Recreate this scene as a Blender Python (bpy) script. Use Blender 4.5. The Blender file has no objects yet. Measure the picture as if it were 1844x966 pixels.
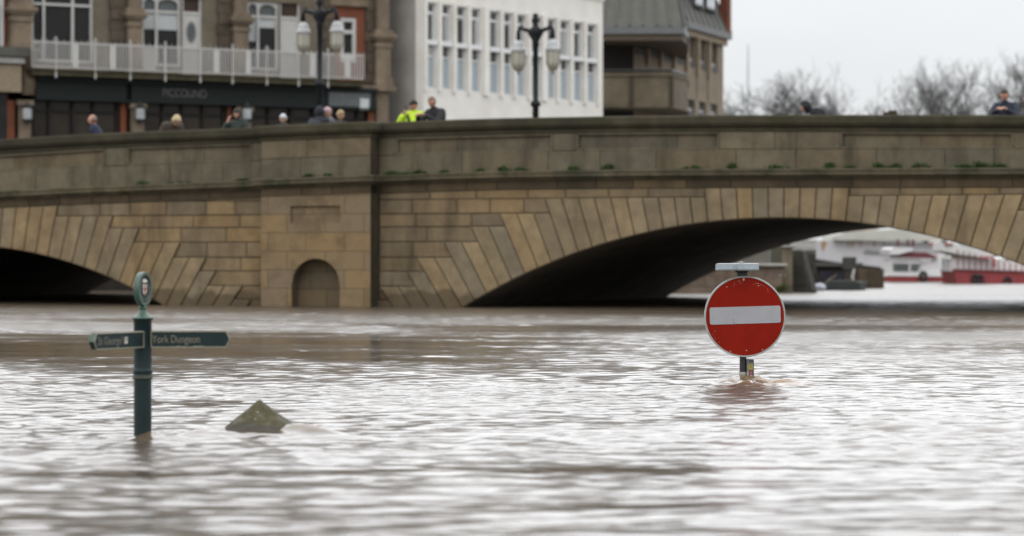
import bpy, bmesh, math, random
import numpy as np
from mathutils import Vector, Matrix

# ------------------------------------------------------------------ camera, sky, sun, exposure
SC = bpy.context.scene
COL = SC.collection
FPX, CX, HY, CH = 4500.0, 922.0, 462.0, 1.144      # focal length / principal column / horizon row in photo pixels, eye height (m)
R = math.radians

cam_d = bpy.data.cameras.new("camera")
cam = bpy.data.objects.new("camera", cam_d)
COL.objects.link(cam)
cam.location = (0, 0, CH)
cam.rotation_euler = (R(90), 0, 0)
cam_d.sensor_width = 36.0
cam_d.lens = 36.0 * FPX / 1844.0
cam_d.shift_y = -(483.0 - HY) / 1844.0
cam_d.clip_start = 0.5
cam_d.clip_end = 3000
cam_d.dof.use_dof = True
cam_d.dof.focus_distance = 23.0
cam_d.dof.aperture_fstop = 1.75
SC.camera = cam

SUN_EL, SUN_AZ = 38.0, 200.0                        # high cloud, light mostly from behind the camera
world = bpy.data.worlds.new("World")
SC.world = world
world.use_nodes = True
wn, wl = world.node_tree.nodes, world.node_tree.links
wn.clear()
w_out = wn.new("ShaderNodeOutputWorld")
w_bg = wn.new("ShaderNodeBackground")
w_bg.inputs["Strength"].default_value = 0.1
w_sky = wn.new("ShaderNodeTexSky")
w_sky.sky_type = 'NISHITA'
w_sky.sun_disc = False
w_sky.sun_elevation = R(SUN_EL)
w_sky.sun_rotation = R(SUN_AZ)
w_sky.dust_density = 3.0
w_tc = wn.new("ShaderNodeTexCoord")
w_sep = wn.new("ShaderNodeSeparateXYZ")
w_ramp = wn.new("ShaderNodeValToRGB")               # overcast sky: brighter towards the zenith
w_ramp.color_ramp.elements[0].position = 0.0
w_ramp.color_ramp.elements[0].color = (0.30, 0.29, 0.27, 1)
w_ramp.color_ramp.elements[1].position = 1.0
w_ramp.color_ramp.elements[1].color = (1, 1, 1, 1)
for p, c in ((0.495, (.32, .31, .29)), (0.502, (.345, .353, .36)), (0.553, (.378, .386, .394)), (0.573, (.67, .684, .701)), (0.65, (.80, .816, .836)), (0.8, (.82, .836, .856))):
    e = w_ramp.color_ramp.elements.new(p)
    e.color = (*c, 1)
w_map = wn.new("ShaderNodeMath"); w_map.operation = 'MULTIPLY_ADD'
w_map.inputs[1].default_value = 0.5; w_map.inputs[2].default_value = 0.5
w_noise = wn.new("ShaderNodeTexNoise")
w_noise.inputs["Scale"].default_value = 2.2
w_noise.inputs["Detail"].default_value = 5
w_scl = wn.new("ShaderNodeMapping"); w_scl.inputs["Scale"].default_value = (1, 1, 3.5)
w_cl = wn.new("ShaderNodeMapRange")
w_cl.inputs["From Min"].default_value = 0.3; w_cl.inputs["From Max"].default_value = 0.7
w_cl.inputs["To Min"].default_value = 23.0; w_cl.inputs["To Max"].default_value = 26.5
w_mul = wn.new("ShaderNodeVectorMath"); w_mul.operation = 'SCALE'
w_mix = wn.new("ShaderNodeMixRGB"); w_mix.inputs[0].default_value = 0.93
wl.new(w_tc.outputs["Generated"], w_sep.inputs[0])
wl.new(w_sep.outputs["Z"], w_map.inputs[0])
wl.new(w_map.outputs[0], w_ramp.inputs[0])
wl.new(w_tc.outputs["Generated"], w_scl.inputs[0])
wl.new(w_scl.outputs[0], w_noise.inputs["Vector"])
wl.new(w_noise.outputs[0], w_cl.inputs["Value"])
wl.new(w_ramp.outputs[0], w_mul.inputs[0])
# high sky ahead, out of view, brightened to whiten the water's reflection
w_hi = wn.new("ShaderNodeMapRange"); w_hi.interpolation_type = 'SMOOTHSTEP'
w_hi.inputs["From Min"].default_value = 0.11; w_hi.inputs["From Max"].default_value = 0.26
w_hi.inputs["To Max"].default_value = 0.34
w_dir = wn.new("ShaderNodeMath"); w_dir.operation = 'MULTIPLY'
w_one = wn.new("ShaderNodeMath"); w_one.operation = 'ADD'; w_one.inputs[1].default_value = 1.0
w_all = wn.new("ShaderNodeMath"); w_all.operation = 'MULTIPLY'
wl.new(w_sep.outputs["Z"], w_hi.inputs["Value"])
wl.new(w_hi.outputs[0], w_dir.inputs[0]); wl.new(w_sep.outputs["Y"], w_dir.inputs[1])
wl.new(w_dir.outputs[0], w_one.inputs[0])
wl.new(w_cl.outputs[0], w_all.inputs[0]); wl.new(w_one.outputs[0], w_all.inputs[1])
wl.new(w_all.outputs[0], w_mul.inputs["Scale"])
wl.new(w_sky.outputs[0], w_mix.inputs[1])
wl.new(w_mul.outputs[0], w_mix.inputs[2])
wl.new(w_mix.outputs[0], w_bg.inputs["Color"])
wl.new(w_bg.outputs[0], w_out.inputs[0])

sun_d = bpy.data.lights.new("sun", 'SUN')
sun_d.energy = 0.6
sun_d.angle = R(25)
sun_d.color = (1.0, 0.97, 0.92)
sun = bpy.data.objects.new("sun", sun_d)
COL.objects.link(sun)
_a = R(SUN_AZ)
_sd = Vector((math.sin(_a) * math.cos(R(SUN_EL)), math.cos(_a) * math.cos(R(SUN_EL)), math.sin(R(SUN_EL))))
sun.rotation_euler = _sd.to_track_quat('Z', 'Y').to_euler()
sun.location = (0, 0, 60)

SC.view_settings.view_transform = 'Standard'
SC.view_settings.look = 'None'
SC.view_settings.exposure = 0.0
SC.view_settings.gamma = 1.0
SC.view_settings.use_curve_mapping = False
SC.render.engine = 'CYCLES'
SC.cycles.use_denoising = True
SC.cycles.max_bounces = 6
SC.cycles.diffuse_bounces = 3
SC.cycles.glossy_bounces = 3

random.seed(11)
RNG = np.random.default_rng(5)

# ------------------------------------------------------------------ materials
MATS = {}
def newmat(name):
    m = bpy.data.materials.new(name); m.use_nodes = True
    nt = m.node_tree
    return m, nt.nodes, nt.links, nt.nodes["Principled BSDF"]

def plain(name, col, rough=0.6, var=0.18, scale=6.0, metallic=0.0, spec=0.5, dirt=None):
    """a painted / plain surface with slight uneven tone"""
    if name in MATS: return MATS[name]
    m, N, L, b = newmat(name)
    b.inputs["Roughness"].default_value = rough
    b.inputs["Metallic"].default_value = metallic
    b.inputs["Specular IOR Level"].default_value = spec
    tc = N.new("ShaderNodeTexCoord"); no = N.new("ShaderNodeTexNoise")
    no.inputs["Scale"].default_value = scale; no.inputs["Detail"].default_value = 6
    no.inputs["Roughness"].default_value = 0.65
    L.new(tc.outputs["Object"], no.inputs["Vector"])
    rp = N.new("ShaderNodeValToRGB")
    d = dirt or tuple(c * (1 - 2 * var) for c in col)
    rp.color_ramp.elements[0].position = 0.3; rp.color_ramp.elements[0].color = (*d, 1)
    rp.color_ramp.elements[1].position = 0.62; rp.color_ramp.elements[1].color = (*col, 1)
    L.new(no.outputs[0], rp.inputs[0]); L.new(rp.outputs[0], b.inputs["Base Color"])
    MATS[name] = m
    return m

def stone(name, cols, scale=1.6, stain=(0.05, 0.04, 0.028), stain_amt=0.55, moss=None, rough=0.9, streak=True, tide=0.0):
    """block tint (face attribute) picked from a set of hues + grain + rain streaks"""
    if name in MATS: return MATS[name]
    m, N, L, b = newmat(name)
    b.inputs["Roughness"].default_value = rough
    b.inputs["Specular IOR Level"].default_value = 0.25
    at = N.new("ShaderNodeAttribute"); at.attribute_name = "tint"
    rp = N.new("ShaderNodeValToRGB"); rp.color_ramp.interpolation = 'LINEAR'
    el = rp.color_ramp.elements
    n = len(cols)
    el[0].position = 0; el[0].color = (*cols[0], 1)
    el[1].position = 1; el[1].color = (*cols[-1], 1)
    for i in range(1, n - 1):
        e = el.new(i / (n - 1)); e.color = (*cols[i], 1)
    L.new(at.outputs["Fac"], rp.inputs[0])
    tc = N.new("ShaderNodeTexCoord")
    n1 = N.new("ShaderNodeTexNoise"); n1.inputs["Scale"].default_value = scale
    n1.inputs["Detail"].default_value = 8; n1.inputs["Roughness"].default_value = 0.7
    L.new(tc.outputs["Object"], n1.inputs["Vector"])
    mr = N.new("ShaderNodeMapRange"); mr.inputs["From Min"].default_value = .3; mr.inputs["From Max"].default_value = .7
    mr.inputs["To Min"].default_value = 0.66; mr.inputs["To Max"].default_value = 1.22
    L.new(n1.outputs[0], mr.inputs["Value"])
    mu = N.new("ShaderNodeVectorMath"); mu.operation = 'SCALE'
    L.new(rp.outputs[0], mu.inputs[0]); L.new(mr.outputs[0], mu.inputs["Scale"])
    src = mu.outputs[0]
    mp = N.new("ShaderNodeMapping"); mp.inputs["Scale"].default_value = (1.7, 1.7, 0.28 if streak else 1.7)
    L.new(tc.outputs["Object"], mp.inputs[0])
    n2 = N.new("ShaderNodeTexNoise"); n2.inputs["Scale"].default_value = 1.0; n2.inputs["Detail"].default_value = 7
    n2.inputs["Roughness"].default_value = 0.65
    L.new(mp.outputs[0], n2.inputs["Vector"])
    m2 = N.new("ShaderNodeMapRange"); m2.inputs["From Min"].default_value = .5; m2.inputs["From Max"].default_value = .72
    m2.inputs["To Max"].default_value = stain_amt
    L.new(n2.outputs[0], m2.inputs["Value"])
    mx = N.new("ShaderNodeMixRGB"); mx.inputs[2].default_value = (*stain, 1)
    L.new(m2.outputs[0], mx.inputs[0]); L.new(src, mx.inputs[1])
    src = mx.outputs[0]
    if moss:
        n3 = N.new("ShaderNodeTexNoise"); n3.inputs["Scale"].default_value = 2.3; n3.inputs["Detail"].default_value = 6
        L.new(tc.outputs["Object"], n3.inputs["Vector"])
        m3 = N.new("ShaderNodeMapRange"); m3.inputs["From Min"].default_value = .5; m3.inputs["From Max"].default_value = .66
        m3.inputs["To Max"].default_value = .8
        L.new(n3.outputs[0], m3.inputs["Value"])
        x3 = N.new("ShaderNodeMixRGB"); x3.inputs[2].default_value = (*moss, 1)
        L.new(m3.outputs[0], x3.inputs[0]); L.new(src, x3.inputs[1])
        src = x3.outputs[0]
    if tide:                                         # ragged wet, silted line left by the flood
        sz = N.new("ShaderNodeSeparateXYZ"); L.new(tc.outputs["Object"], sz.inputs[0])
        n5 = N.new("ShaderNodeTexNoise"); n5.inputs["Scale"].default_value = 1.8; n5.inputs["Detail"].default_value = 6
        L.new(tc.outputs["Object"], n5.inputs["Vector"])
        a5 = N.new("ShaderNodeMath"); a5.operation = 'MULTIPLY_ADD'; a5.inputs[1].default_value = -.9
        L.new(n5.outputs[0], a5.inputs[0]); L.new(sz.outputs["Z"], a5.inputs[2])
        m5 = N.new("ShaderNodeMapRange"); m5.inputs["From Min"].default_value = tide - .5; m5.inputs["From Max"].default_value = tide - .38
        m5.inputs["To Min"].default_value = .72; m5.inputs["To Max"].default_value = 0
        L.new(a5.outputs[0], m5.inputs["Value"])
        x5 = N.new("ShaderNodeMixRGB"); x5.inputs[2].default_value = (.060, .044, .026, 1)
        L.new(m5.outputs[0], x5.inputs[0]); L.new(src, x5.inputs[1])
        src = x5.outputs[0]
    L.new(src, b.inputs["Base Color"])
    bp = N.new("ShaderNodeBump"); bp.inputs["Strength"].default_value = .35; bp.inputs["Distance"].default_value = .02
    n4 = N.new("ShaderNodeTexNoise"); n4.inputs["Scale"].default_value = 14; n4.inputs["Detail"].default_value = 6
    L.new(tc.outputs["Object"], n4.inputs["Vector"])
    L.new(n4.outputs[0], bp.inputs["Height"]); L.new(bp.outputs[0], b.inputs["Normal"])
    MATS[name] = m
    return m

def brickwork(name, c1, c2, mortar, sx, sz, msize=0.02, axis='XZ', stain=(0.05, .04, .03), samt=.5):
    if name in MATS: return MATS[name]
    m, N, L, b = newmat(name)
    b.inputs["Roughness"].default_value = .9
    b.inputs["Specular IOR Level"].default_value = .25
    tc = N.new("ShaderNodeTexCoord"); se = N.new("ShaderNodeSeparateXYZ"); cb = N.new("ShaderNodeCombineXYZ")
    L.new(tc.outputs["Object"], se.inputs[0])
    ad = N.new("ShaderNodeMath"); ad.operation = 'ADD'
    L.new(se.outputs["X"], ad.inputs[0]); L.new(se.outputs["Y"], ad.inputs[1])
    L.new(ad.outputs[0], cb.inputs["X"]); L.new(se.outputs["Z"], cb.inputs["Y"])
    br = N.new("ShaderNodeTexBrick")
    br.inputs["Scale"].default_value = 1.0
    br.inputs["Brick Width"].default_value = sx; br.inputs["Row Height"].default_value = sz
    br.inputs["Mortar Size"].default_value = msize; br.inputs["Mortar Smooth"].default_value = .3
    br.inputs["Color1"].default_value = (*c1, 1); br.inputs["Color2"].default_value = (*c2, 1)
    br.inputs["Mortar"].default_value = (*mortar, 1)
    L.new(cb.outputs[0], br.inputs["Vector"])
    n1 = N.new("ShaderNodeTexNoise"); n1.inputs["Scale"].default_value = 1.3; n1.inputs["Detail"].default_value = 8
    n1.inputs["Roughness"].default_value = .68
    L.new(tc.outputs["Object"], n1.inputs["Vector"])
    mr = N.new("ShaderNodeMapRange"); mr.inputs["From Min"].default_value = .47; mr.inputs["From Max"].default_value = .7
    mr.inputs["To Max"].default_value = samt
    L.new(n1.outputs[0], mr.inputs["Value"])
    mx = N.new("ShaderNodeMixRGB"); mx.inputs[2].default_value = (*stain, 1)
    L.new(mr.outputs[0], mx.inputs[0]); L.new(br.outputs[0], mx.inputs[1])
    L.new(mx.outputs[0], b.inputs["Base Color"])
    bp = N.new("ShaderNodeBump"); bp.inputs["Strength"].default_value = .5; bp.inputs["Distance"].default_value = .02
    bp.invert = True
    L.new(br.outputs["Fac"], bp.inputs["Height"]); L.new(bp.outputs[0], b.inputs["Normal"])
    MATS[name] = m
    return m

def glassy(name, col, rough=0.08):
    return plain(name, col, rough=max(rough, .15), var=.2, scale=1.2, spec=.18)

# ------------------------------------------------------------------ mesh builder
class MB:
    def __init__(s): s.v, s.f, s.m, s.t, s.c = [], [], [], [], []
    def cut(s):
        """everything added from here on becomes the next separate piece of build_each"""
        s.c.append((len(s.v), len(s.f)))
    def build_each(s, name, mats, parent=None, **kw):
        ends = s.c[1:] + [(len(s.v), len(s.f))]; out = []
        for (v0, f0), (v1, f1) in zip(s.c, ends):
            if f1 == f0: continue
            q = MB(); q.v = s.v[v0:v1]; q.f = [tuple(i - v0 for i in f) for f in s.f[f0:f1]]; q.m = s.m[f0:f1]; q.t = s.t[f0:f1]
            out.append(q.build(name, mats, parent, **kw))
        return out
    def add(s, vs, fs, mat=0, tint=None):
        o = len(s.v); s.v += [tuple(p) for p in vs]
        for f in fs:
            s.f.append(tuple(i + o for i in f)); s.m.append(mat); s.t.append(0.5 if tint is None else tint)
    def box(s, x0, x1, y0, y1, z0, z1, mat=0, tint=None):
        if x0 > x1: x0, x1 = x1, x0
        if y0 > y1: y0, y1 = y1, y0
        if z0 > z1: z0, z1 = z1, z0
        s.add([(x0,y0,z0),(x1,y0,z0),(x1,y1,z0),(x0,y1,z0),(x0,y0,z1),(x1,y0,z1),(x1,y1,z1),(x0,y1,z1)],
              [(0,3,2,1),(4,5,6,7),(0,1,5,4),(1,2,6,5),(2,3,7,6),(3,0,4,7)], mat, tint)
    def bevbox(s, x0, x1, y0, y1, z0, z1, b, mat=0):
        """box with all vertical and horizontal edges chamfered (three stacked rings)"""
        def ring(i, z): return [(x0+i,y0,z),(x1-i,y0,z),(x1,y0+i,z),(x1,y1-i,z),(x1-i,y1,z),(x0+i,y1,z),(x0,y1-i,z),(x0,y0+i,z)]
        def inner(z): return [(x0+b,y0+b,z),(x1-b,y0+b,z),(x1-b,y0+b,z),(x1-b,y1-b,z),(x1-b,y1-b,z),(x0+b,y1-b,z),(x0+b,y1-b,z),(x0+b,y0+b,z)]
        rs = [inner(z0), ring(b, z0+b), ring(b, z1-b), inner(z1)]
        vs = [p for r in rs for p in r]; fs = []
        for k in range(3):
            for i in range(8):
                j = (i+1) % 8
                fs.append((k*8+i, k*8+j, (k+1)*8+j, (k+1)*8+i))
        fs.append(tuple(range(7, -1, -1))); fs.append(tuple(range(24, 32)))
        s.add(vs, fs, mat)
    def prism(s, poly, y0, y1, mat=0, tint=None):
        """polygon in (x,z) pulled along y"""
        n = len(poly)
        vs = [(p[0], y0, p[1]) for p in poly] + [(p[0], y1, p[1]) for p in poly]
        fs = [tuple(range(n)), tuple(range(2*n-1, n-1, -1))]
        fs += [((i+1) % n, i, n+i, n+(i+1) % n) for i in range(n)]
        s.add(vs, fs, mat, tint)
    def prismz(s, poly, z0, z1, mat=0, tint=None):
        n = len(poly)
        vs = [(p[0], p[1], z0) for p in poly] + [(p[0], p[1], z1) for p in poly]
        fs = [tuple(range(n-1, -1, -1)), tuple(range(n, 2*n))]
        fs += [(i, (i+1) % n, n+(i+1) % n, n+i) for i in range(n)]
        s.add(vs, fs, mat, tint)
    def tube(s, pts, rads, n=8, mat=0, cap=True):
        pts = [Vector(p) for p in pts]
        if not isinstance(rads, (list, tuple)): rads = [rads] * len(pts)
        o = len(s.v); prev = None
        for i, p in enumerate(pts):
            d = (pts[min(i+1, len(pts)-1)] - pts[max(i-1, 0)])
            if d.length < 1e-9: d = Vector((0, 0, 1))
            d.normalize()
            if prev is None:
                up = Vector((0, 0, 1)) if abs(d.z) < .9 else Vector((1, 0, 0))
                a = d.cross(up).normalized()
            else:
                a = (prev - d * prev.dot(d)).normalized()
            prev = a; b = d.cross(a)
            for k in range(n):
                t = 2 * math.pi * k / n
                s.v.append(tuple(p + (a * math.cos(t) + b * math.sin(t)) * rads[i]))
        for i in range(len(pts) - 1):
            for k in range(n):
                j = (k+1) % n
                s.f.append((o+i*n+k, o+i*n+j, o+(i+1)*n+j, o+(i+1)*n+k)); s.m.append(mat); s.t.append(.5)
        if cap:
            s.f.append(tuple(o+k for k in range(n-1, -1, -1))); s.m.append(mat); s.t.append(.5)
            e = o + (len(pts)-1) * n
            s.f.append(tuple(e+k for k in range(n))); s.m.append(mat); s.t.append(.5)
    def lathe(s, prof, n=24, c=(0, 0, 0), mat=0, sq=None):
        """(radius, z) profile turned about z"""
        o = len(s.v)
        for r, z in prof:
            for k in range(n):
                t = 2 * math.pi * (k + .5) / n
                s.v.append((c[0] + r * math.cos(t), c[1] + r * math.sin(t), c[2] + z))
        for i in range(len(prof) - 1):
            for k in range(n):
                j = (k+1) % n
                s.f.append((o+i*n+k, o+i*n+j, o+(i+1)*n+j, o+(i+1)*n+k)); s.m.append(mat); s.t.append(.5)
        s.f.append(tuple(o+k for k in range(n-1, -1, -1))); s.m.append(mat); s.t.append(.5)
        e = o + (len(prof)-1) * n
        s.f.append(tuple(e+k for k in range(n))); s.m.append(mat); s.t.append(.5)
    def ball(s, c, r, n=12, m=8, mat=0, sc=(1, 1, 1)):
        prof = [(max(1e-4, r*math.sin(math.pi*i/m)), -r*math.cos(math.pi*i/m)) for i in range(m+1)]
        o = len(s.v); s.lathe(prof, n, (0, 0, 0), mat)
        for i in range(o, len(s.v)):
            p = s.v[i]; s.v[i] = (c[0]+p[0]*sc[0], c[1]+p[1]*sc[1], c[2]+p[2]*sc[2])
    def build(s, name, mats, parent=None, smooth=False, fix=True):
        me = bpy.data.meshes.new(name)
        me.from_pydata(s.v, [], s.f)
        if not isinstance(mats, (list, tuple)): mats = [mats]
        for m in mats: me.materials.append(m)
        me.polygons.foreach_set("material_index", s.m)
        me.polygons.foreach_set("use_smooth", [smooth] * len(s.f))
        at = me.attributes.new("tint", 'FLOAT', 'FACE')
        at.data.foreach_set("value", s.t)
        if fix:
            bm = bmesh.new(); bm.from_mesh(me)
            bmesh.ops.recalc_face_normals(bm, faces=bm.faces)
            bm.to_mesh(me); bm.free()
        me.update()
        o = bpy.data.objects.new(name, me); COL.objects.link(o)
        if parent is not None: o.parent = parent
        return o

def smooth_by_angle(o, deg=35):
    me = o.data
    bm = bmesh.new(); bm.from_mesh(me)
    for f in bm.faces: f.smooth = True
    for e in bm.edges:
        if len(e.link_faces) == 2 and e.calc_face_angle(0) > R(deg): e.smooth = False
    bm.to_mesh(me); bm.free()

def tag(o, label=None, cat=None, group=None, kind=None):
    if label: o["label"] = label
    if cat: o["category"] = cat
    if group: o["group"] = group
    if kind: o["kind"] = kind
    return o

def thing(name, label, cat, loc=(0, 0, 0), rz=0.0, group=None):
    o = bpy.data.objects.new(name, None); COL.objects.link(o)
    o.empty_display_size = .2
    o.location = loc; o.rotation_euler = (0, 0, rz)
    return tag(o, label, cat, group)

def copy_tree(o, parent=None):
    c = o.copy(); COL.objects.link(c)
    if parent is not None: c.parent = parent
    for ch in [x for x in bpy.data.objects if x.parent == o]:
        copy_tree(ch, c)
    return c

def text_obj(name, body, size, mat, parent, loc, rot, extrude=0.003, sx=1.0, align='LEFT', shear=0.0):
    cu = bpy.data.curves.new(name, 'FONT'); cu.body = body; cu.size = size; cu.extrude = extrude
    cu.align_x = align; cu.align_y = 'CENTER'; cu.shear = shear
    tmp = bpy.data.objects.new(name, cu); COL.objects.link(tmp)
    bpy.context.view_layer.update()
    me = bpy.data.meshes.new_from_object(tmp.evaluated_get(bpy.context.evaluated_depsgraph_get()))
    bpy.data.objects.remove(tmp)
    me.materials.clear(); me.materials.append(mat)
    o = bpy.data.objects.new(name, me); COL.objects.link(o)
    o.parent = parent; o.location = loc; o.rotation_euler = rot; o.scale = (sx, 1, 1)
    return o

# ------------------------------------------------------------------ measuring from the photograph
def pt(px, py, Y): return Vector(((px - CX) / FPX * Y, Y, CH - (py - HY) / FPX * Y))
def gx(px, Y): return (px - CX) / FPX * Y
def gz(py, Y): return CH - (py - HY) / FPX * Y
def wy(py): return FPX * CH / (py - HY)             # depth of a point on the water

class Face:
    """a vertical plane through P0 turned by yaw; u runs along it, v into it"""
    def __init__(s, x, y, yaw):
        s.x, s.y, s.yaw = x, y, yaw; s.c, s.s = math.cos(yaw), math.sin(yaw)
    def u(s, px, v=0.0):
        k = (px - CX) / FPX
        x0, y0 = s.x - s.s * v, s.y + s.c * v
        return (k * y0 - x0) / (s.c - k * s.s)
    def depth(s, u, v=0.0): return s.y + s.c * v + u * s.s
    def z(s, px, py, v=0.0): return gz(py, s.depth(s.u(px, v), v))
    def world(s, u, v, z=0.0): return Vector((s.x + u * s.c - v * s.s, s.y + u * s.s + v * s.c, z))

# ------------------------------------------------------------------ water and banks
SIGN_X, SIGN_Y = gx(1338, 23.1), 23.1
POST_X, POST_Y = gx(257, 15.8), 15.8
CAP_X, CAP_Y = gx(467, 16.1), 16.1

def water_heights(X, Y, step):
    h = np.zeros_like(X)
    big = np.zeros_like(X)
    for _ in range(14):                              # slow large-scale variation of the chop
        k = RNG.uniform(.12, .9); a = RNG.normal(math.pi / 2, .55)
        big += np.sin(k * (np.cos(a) * X + np.sin(a) * Y) + RNG.uniform(0, 6.28))
    big /= math.sqrt(7)
    def ss(a, b, t):
        q = np.clip((t - a) / (b - a), 0, 1); return q * q * (3 - 2 * q)
    Yb = Y + 1.5 * big + 1.1 * np.sin(1.7 * X + .8 * Y)
    calm = ss(23.4, 28.5, Yb) * (1 - ss(36, 43, Yb + 1.2 * big)) * (1 - .85 * ss(-1.5, 3.5, X))
    near = 0
    calm *= np.clip(.72 + .55 * np.sin(.55 * X + 1.1 * np.sin(.9 * Y)) * np.sin(1.5 * Y + .5 * X) + .3 * np.sin(3.3 * Y + 1.2 * np.sin(.8 * X)) + .2, .55, 1)
    slick = np.zeros_like(X)                          # smoother tongues of current in the foreground
    for x0, y0, rx, ry, a in ((.1, 13.4, 1.15, .42, 1.0), (-2.0, 13.2, 1.2, .2, .75), (.4, 11.5, .6, .26, .95), (-.3, 17.2, .7, .25, .5), (1.1, 17.9, .5, .3, .4), (-1.2, 12.3, .7, .12, .5), (.7, 10.4, .5, .16, .6), (-2.6, 19.5, .9, .5, .6)):
        slick += a * np.exp(-(((X + .25*np.sin(3.1*Y) - x0) / rx) ** 2 + ((Y + .12*np.sin(2.3*X) - y0) / ry) ** 2) ** 1.5)
    slick = np.clip(slick, 0, .95)
    edge = ss(41, 44, Y)
    amp = np.clip(1.0 + .30 * big, .5, 1.7) * (1 - .76 * calm) * (1 - .88 * slick)
    amp *= 1 - .30 * (1 - ss(12, 17, Y)) * (.6 + .4 * ss(.3, 1.4, X))
    water_heights.mask = amp / (1 - .5 * (1 - ss(12, 17, Y))) * (.62 + .38 * ss(20, 36, Y)) * (1 + .9 * edge + .5 * ss(24, 30, Y) * ss(0, 5, X))
    wx = X + .35 * np.sin(.9 * Y + .4 * X) ; wyy = Y + .3 * np.sin(.7 * X - .5 * Y + 1.3)
    N = 96
    lam = np.exp(RNG.uniform(math.log(.10), math.log(.55), N))
    srms = .104
    for l in lam:
        k = 2 * math.pi / l
        a = RNG.normal(math.pi / 2, .44)
        A = srms * math.sqrt(2) / math.sqrt(N) / k * (.8 if l > 1.0 else 1.0)
        fade = ss(1.6, 3.2, l / step)
        ph = k * (np.cos(a) * wx + np.sin(a) * wyy) + RNG.uniform(0, 6.28)
        sn = np.sin(ph)
        h += A * fade * (sn + .22 * np.cos(2 * ph))
    h *= amp
    # water piling up and breaking round the things that stand in it
    def chop(cx, cy, rx, ry, a, seed):
        r = np.random.default_rng(seed)
        q = ((X - cx) / rx) ** 2 + ((Y - cy) / ry) ** 2
        m = np.exp(-q * 1.3)
        t = np.zeros_like(X)
        for _ in range(16):
            l = r.uniform(.09, .3); k = 2 * math.pi / l; an = r.uniform(0, 6.28)
            t += np.sin(k * (np.cos(an) * X + np.sin(an) * Y) + r.uniform(0, 6.28)) * l
        return m * t * a
    g = lambda cx, cy, rx, ry: np.exp(-(((X - cx) / rx) ** 2 + ((Y - cy) / ry) ** 2) ** 2)
    sw = .55 + .45 * np.sin(9 * X + 3 * np.sin(5 * Y)) * np.sin(4.3 * Y + 2.2 * np.sin(6 * X))
    water_heights.silt = np.clip((g(SIGN_X + .12, SIGN_Y - .55, .46, .62) + .3 * g(POST_X, POST_Y - .12, .11, .18) + .5 * g(CAP_X + .42, CAP_Y - .18, .2, .12) + .25 * g(CAP_X - .4, CAP_Y - .2, .25, .12)) * sw * 1.2, 0, 1)
    def bump(cx, cy, rx, ry, a):
        return a * np.exp(-(((X - cx) / rx) ** 2 + ((Y - cy) / ry) ** 2))
    h += chop(SIGN_X + .08, SIGN_Y - .35, .42, .8, .036, 1) + bump(SIGN_X, SIGN_Y - .1, .16, .3, .03)
    h += bump(SIGN_X + .1, SIGN_Y - 1.0, .4, .2, .02) - bump(SIGN_X + .05, SIGN_Y - .62, .38, .17, .02)
    h += chop(POST_X, POST_Y - .12, .16, .28, .018, 2) + bump(POST_X, POST_Y - .05, .1, .14, .014)
    h += chop(CAP_X, CAP_Y - .3, .34, .3, .010, 3) + bump(CAP_X, CAP_Y - .30, .42, .22, .032)
    ridge = lambda x0, y0, x1, y1, w, a: a * np.exp(-(((X-x0)*(y1-y0)-(Y-y0)*(x1-x0))/math.hypot(x1-x0, y1-y0)/w)**2) * ss(-.02, .06, ((X-x0)*(x1-x0)+(Y-y0)*(y1-y0))/((x1-x0)**2+(y1-y0)**2)) * (1 - ss(.2, 1, ((X-x0)*(x1-x0)+(Y-y0)*(y1-y0))/((x1-x0)**2+(y1-y0)**2)))
    h += ridge(CAP_X+.16, CAP_Y-.1, CAP_X+.75, CAP_Y-.45, .10, .06) + ridge(CAP_X-.16, CAP_Y-.1, CAP_X-.7, CAP_Y-.5, .09, .032)
    return h

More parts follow.
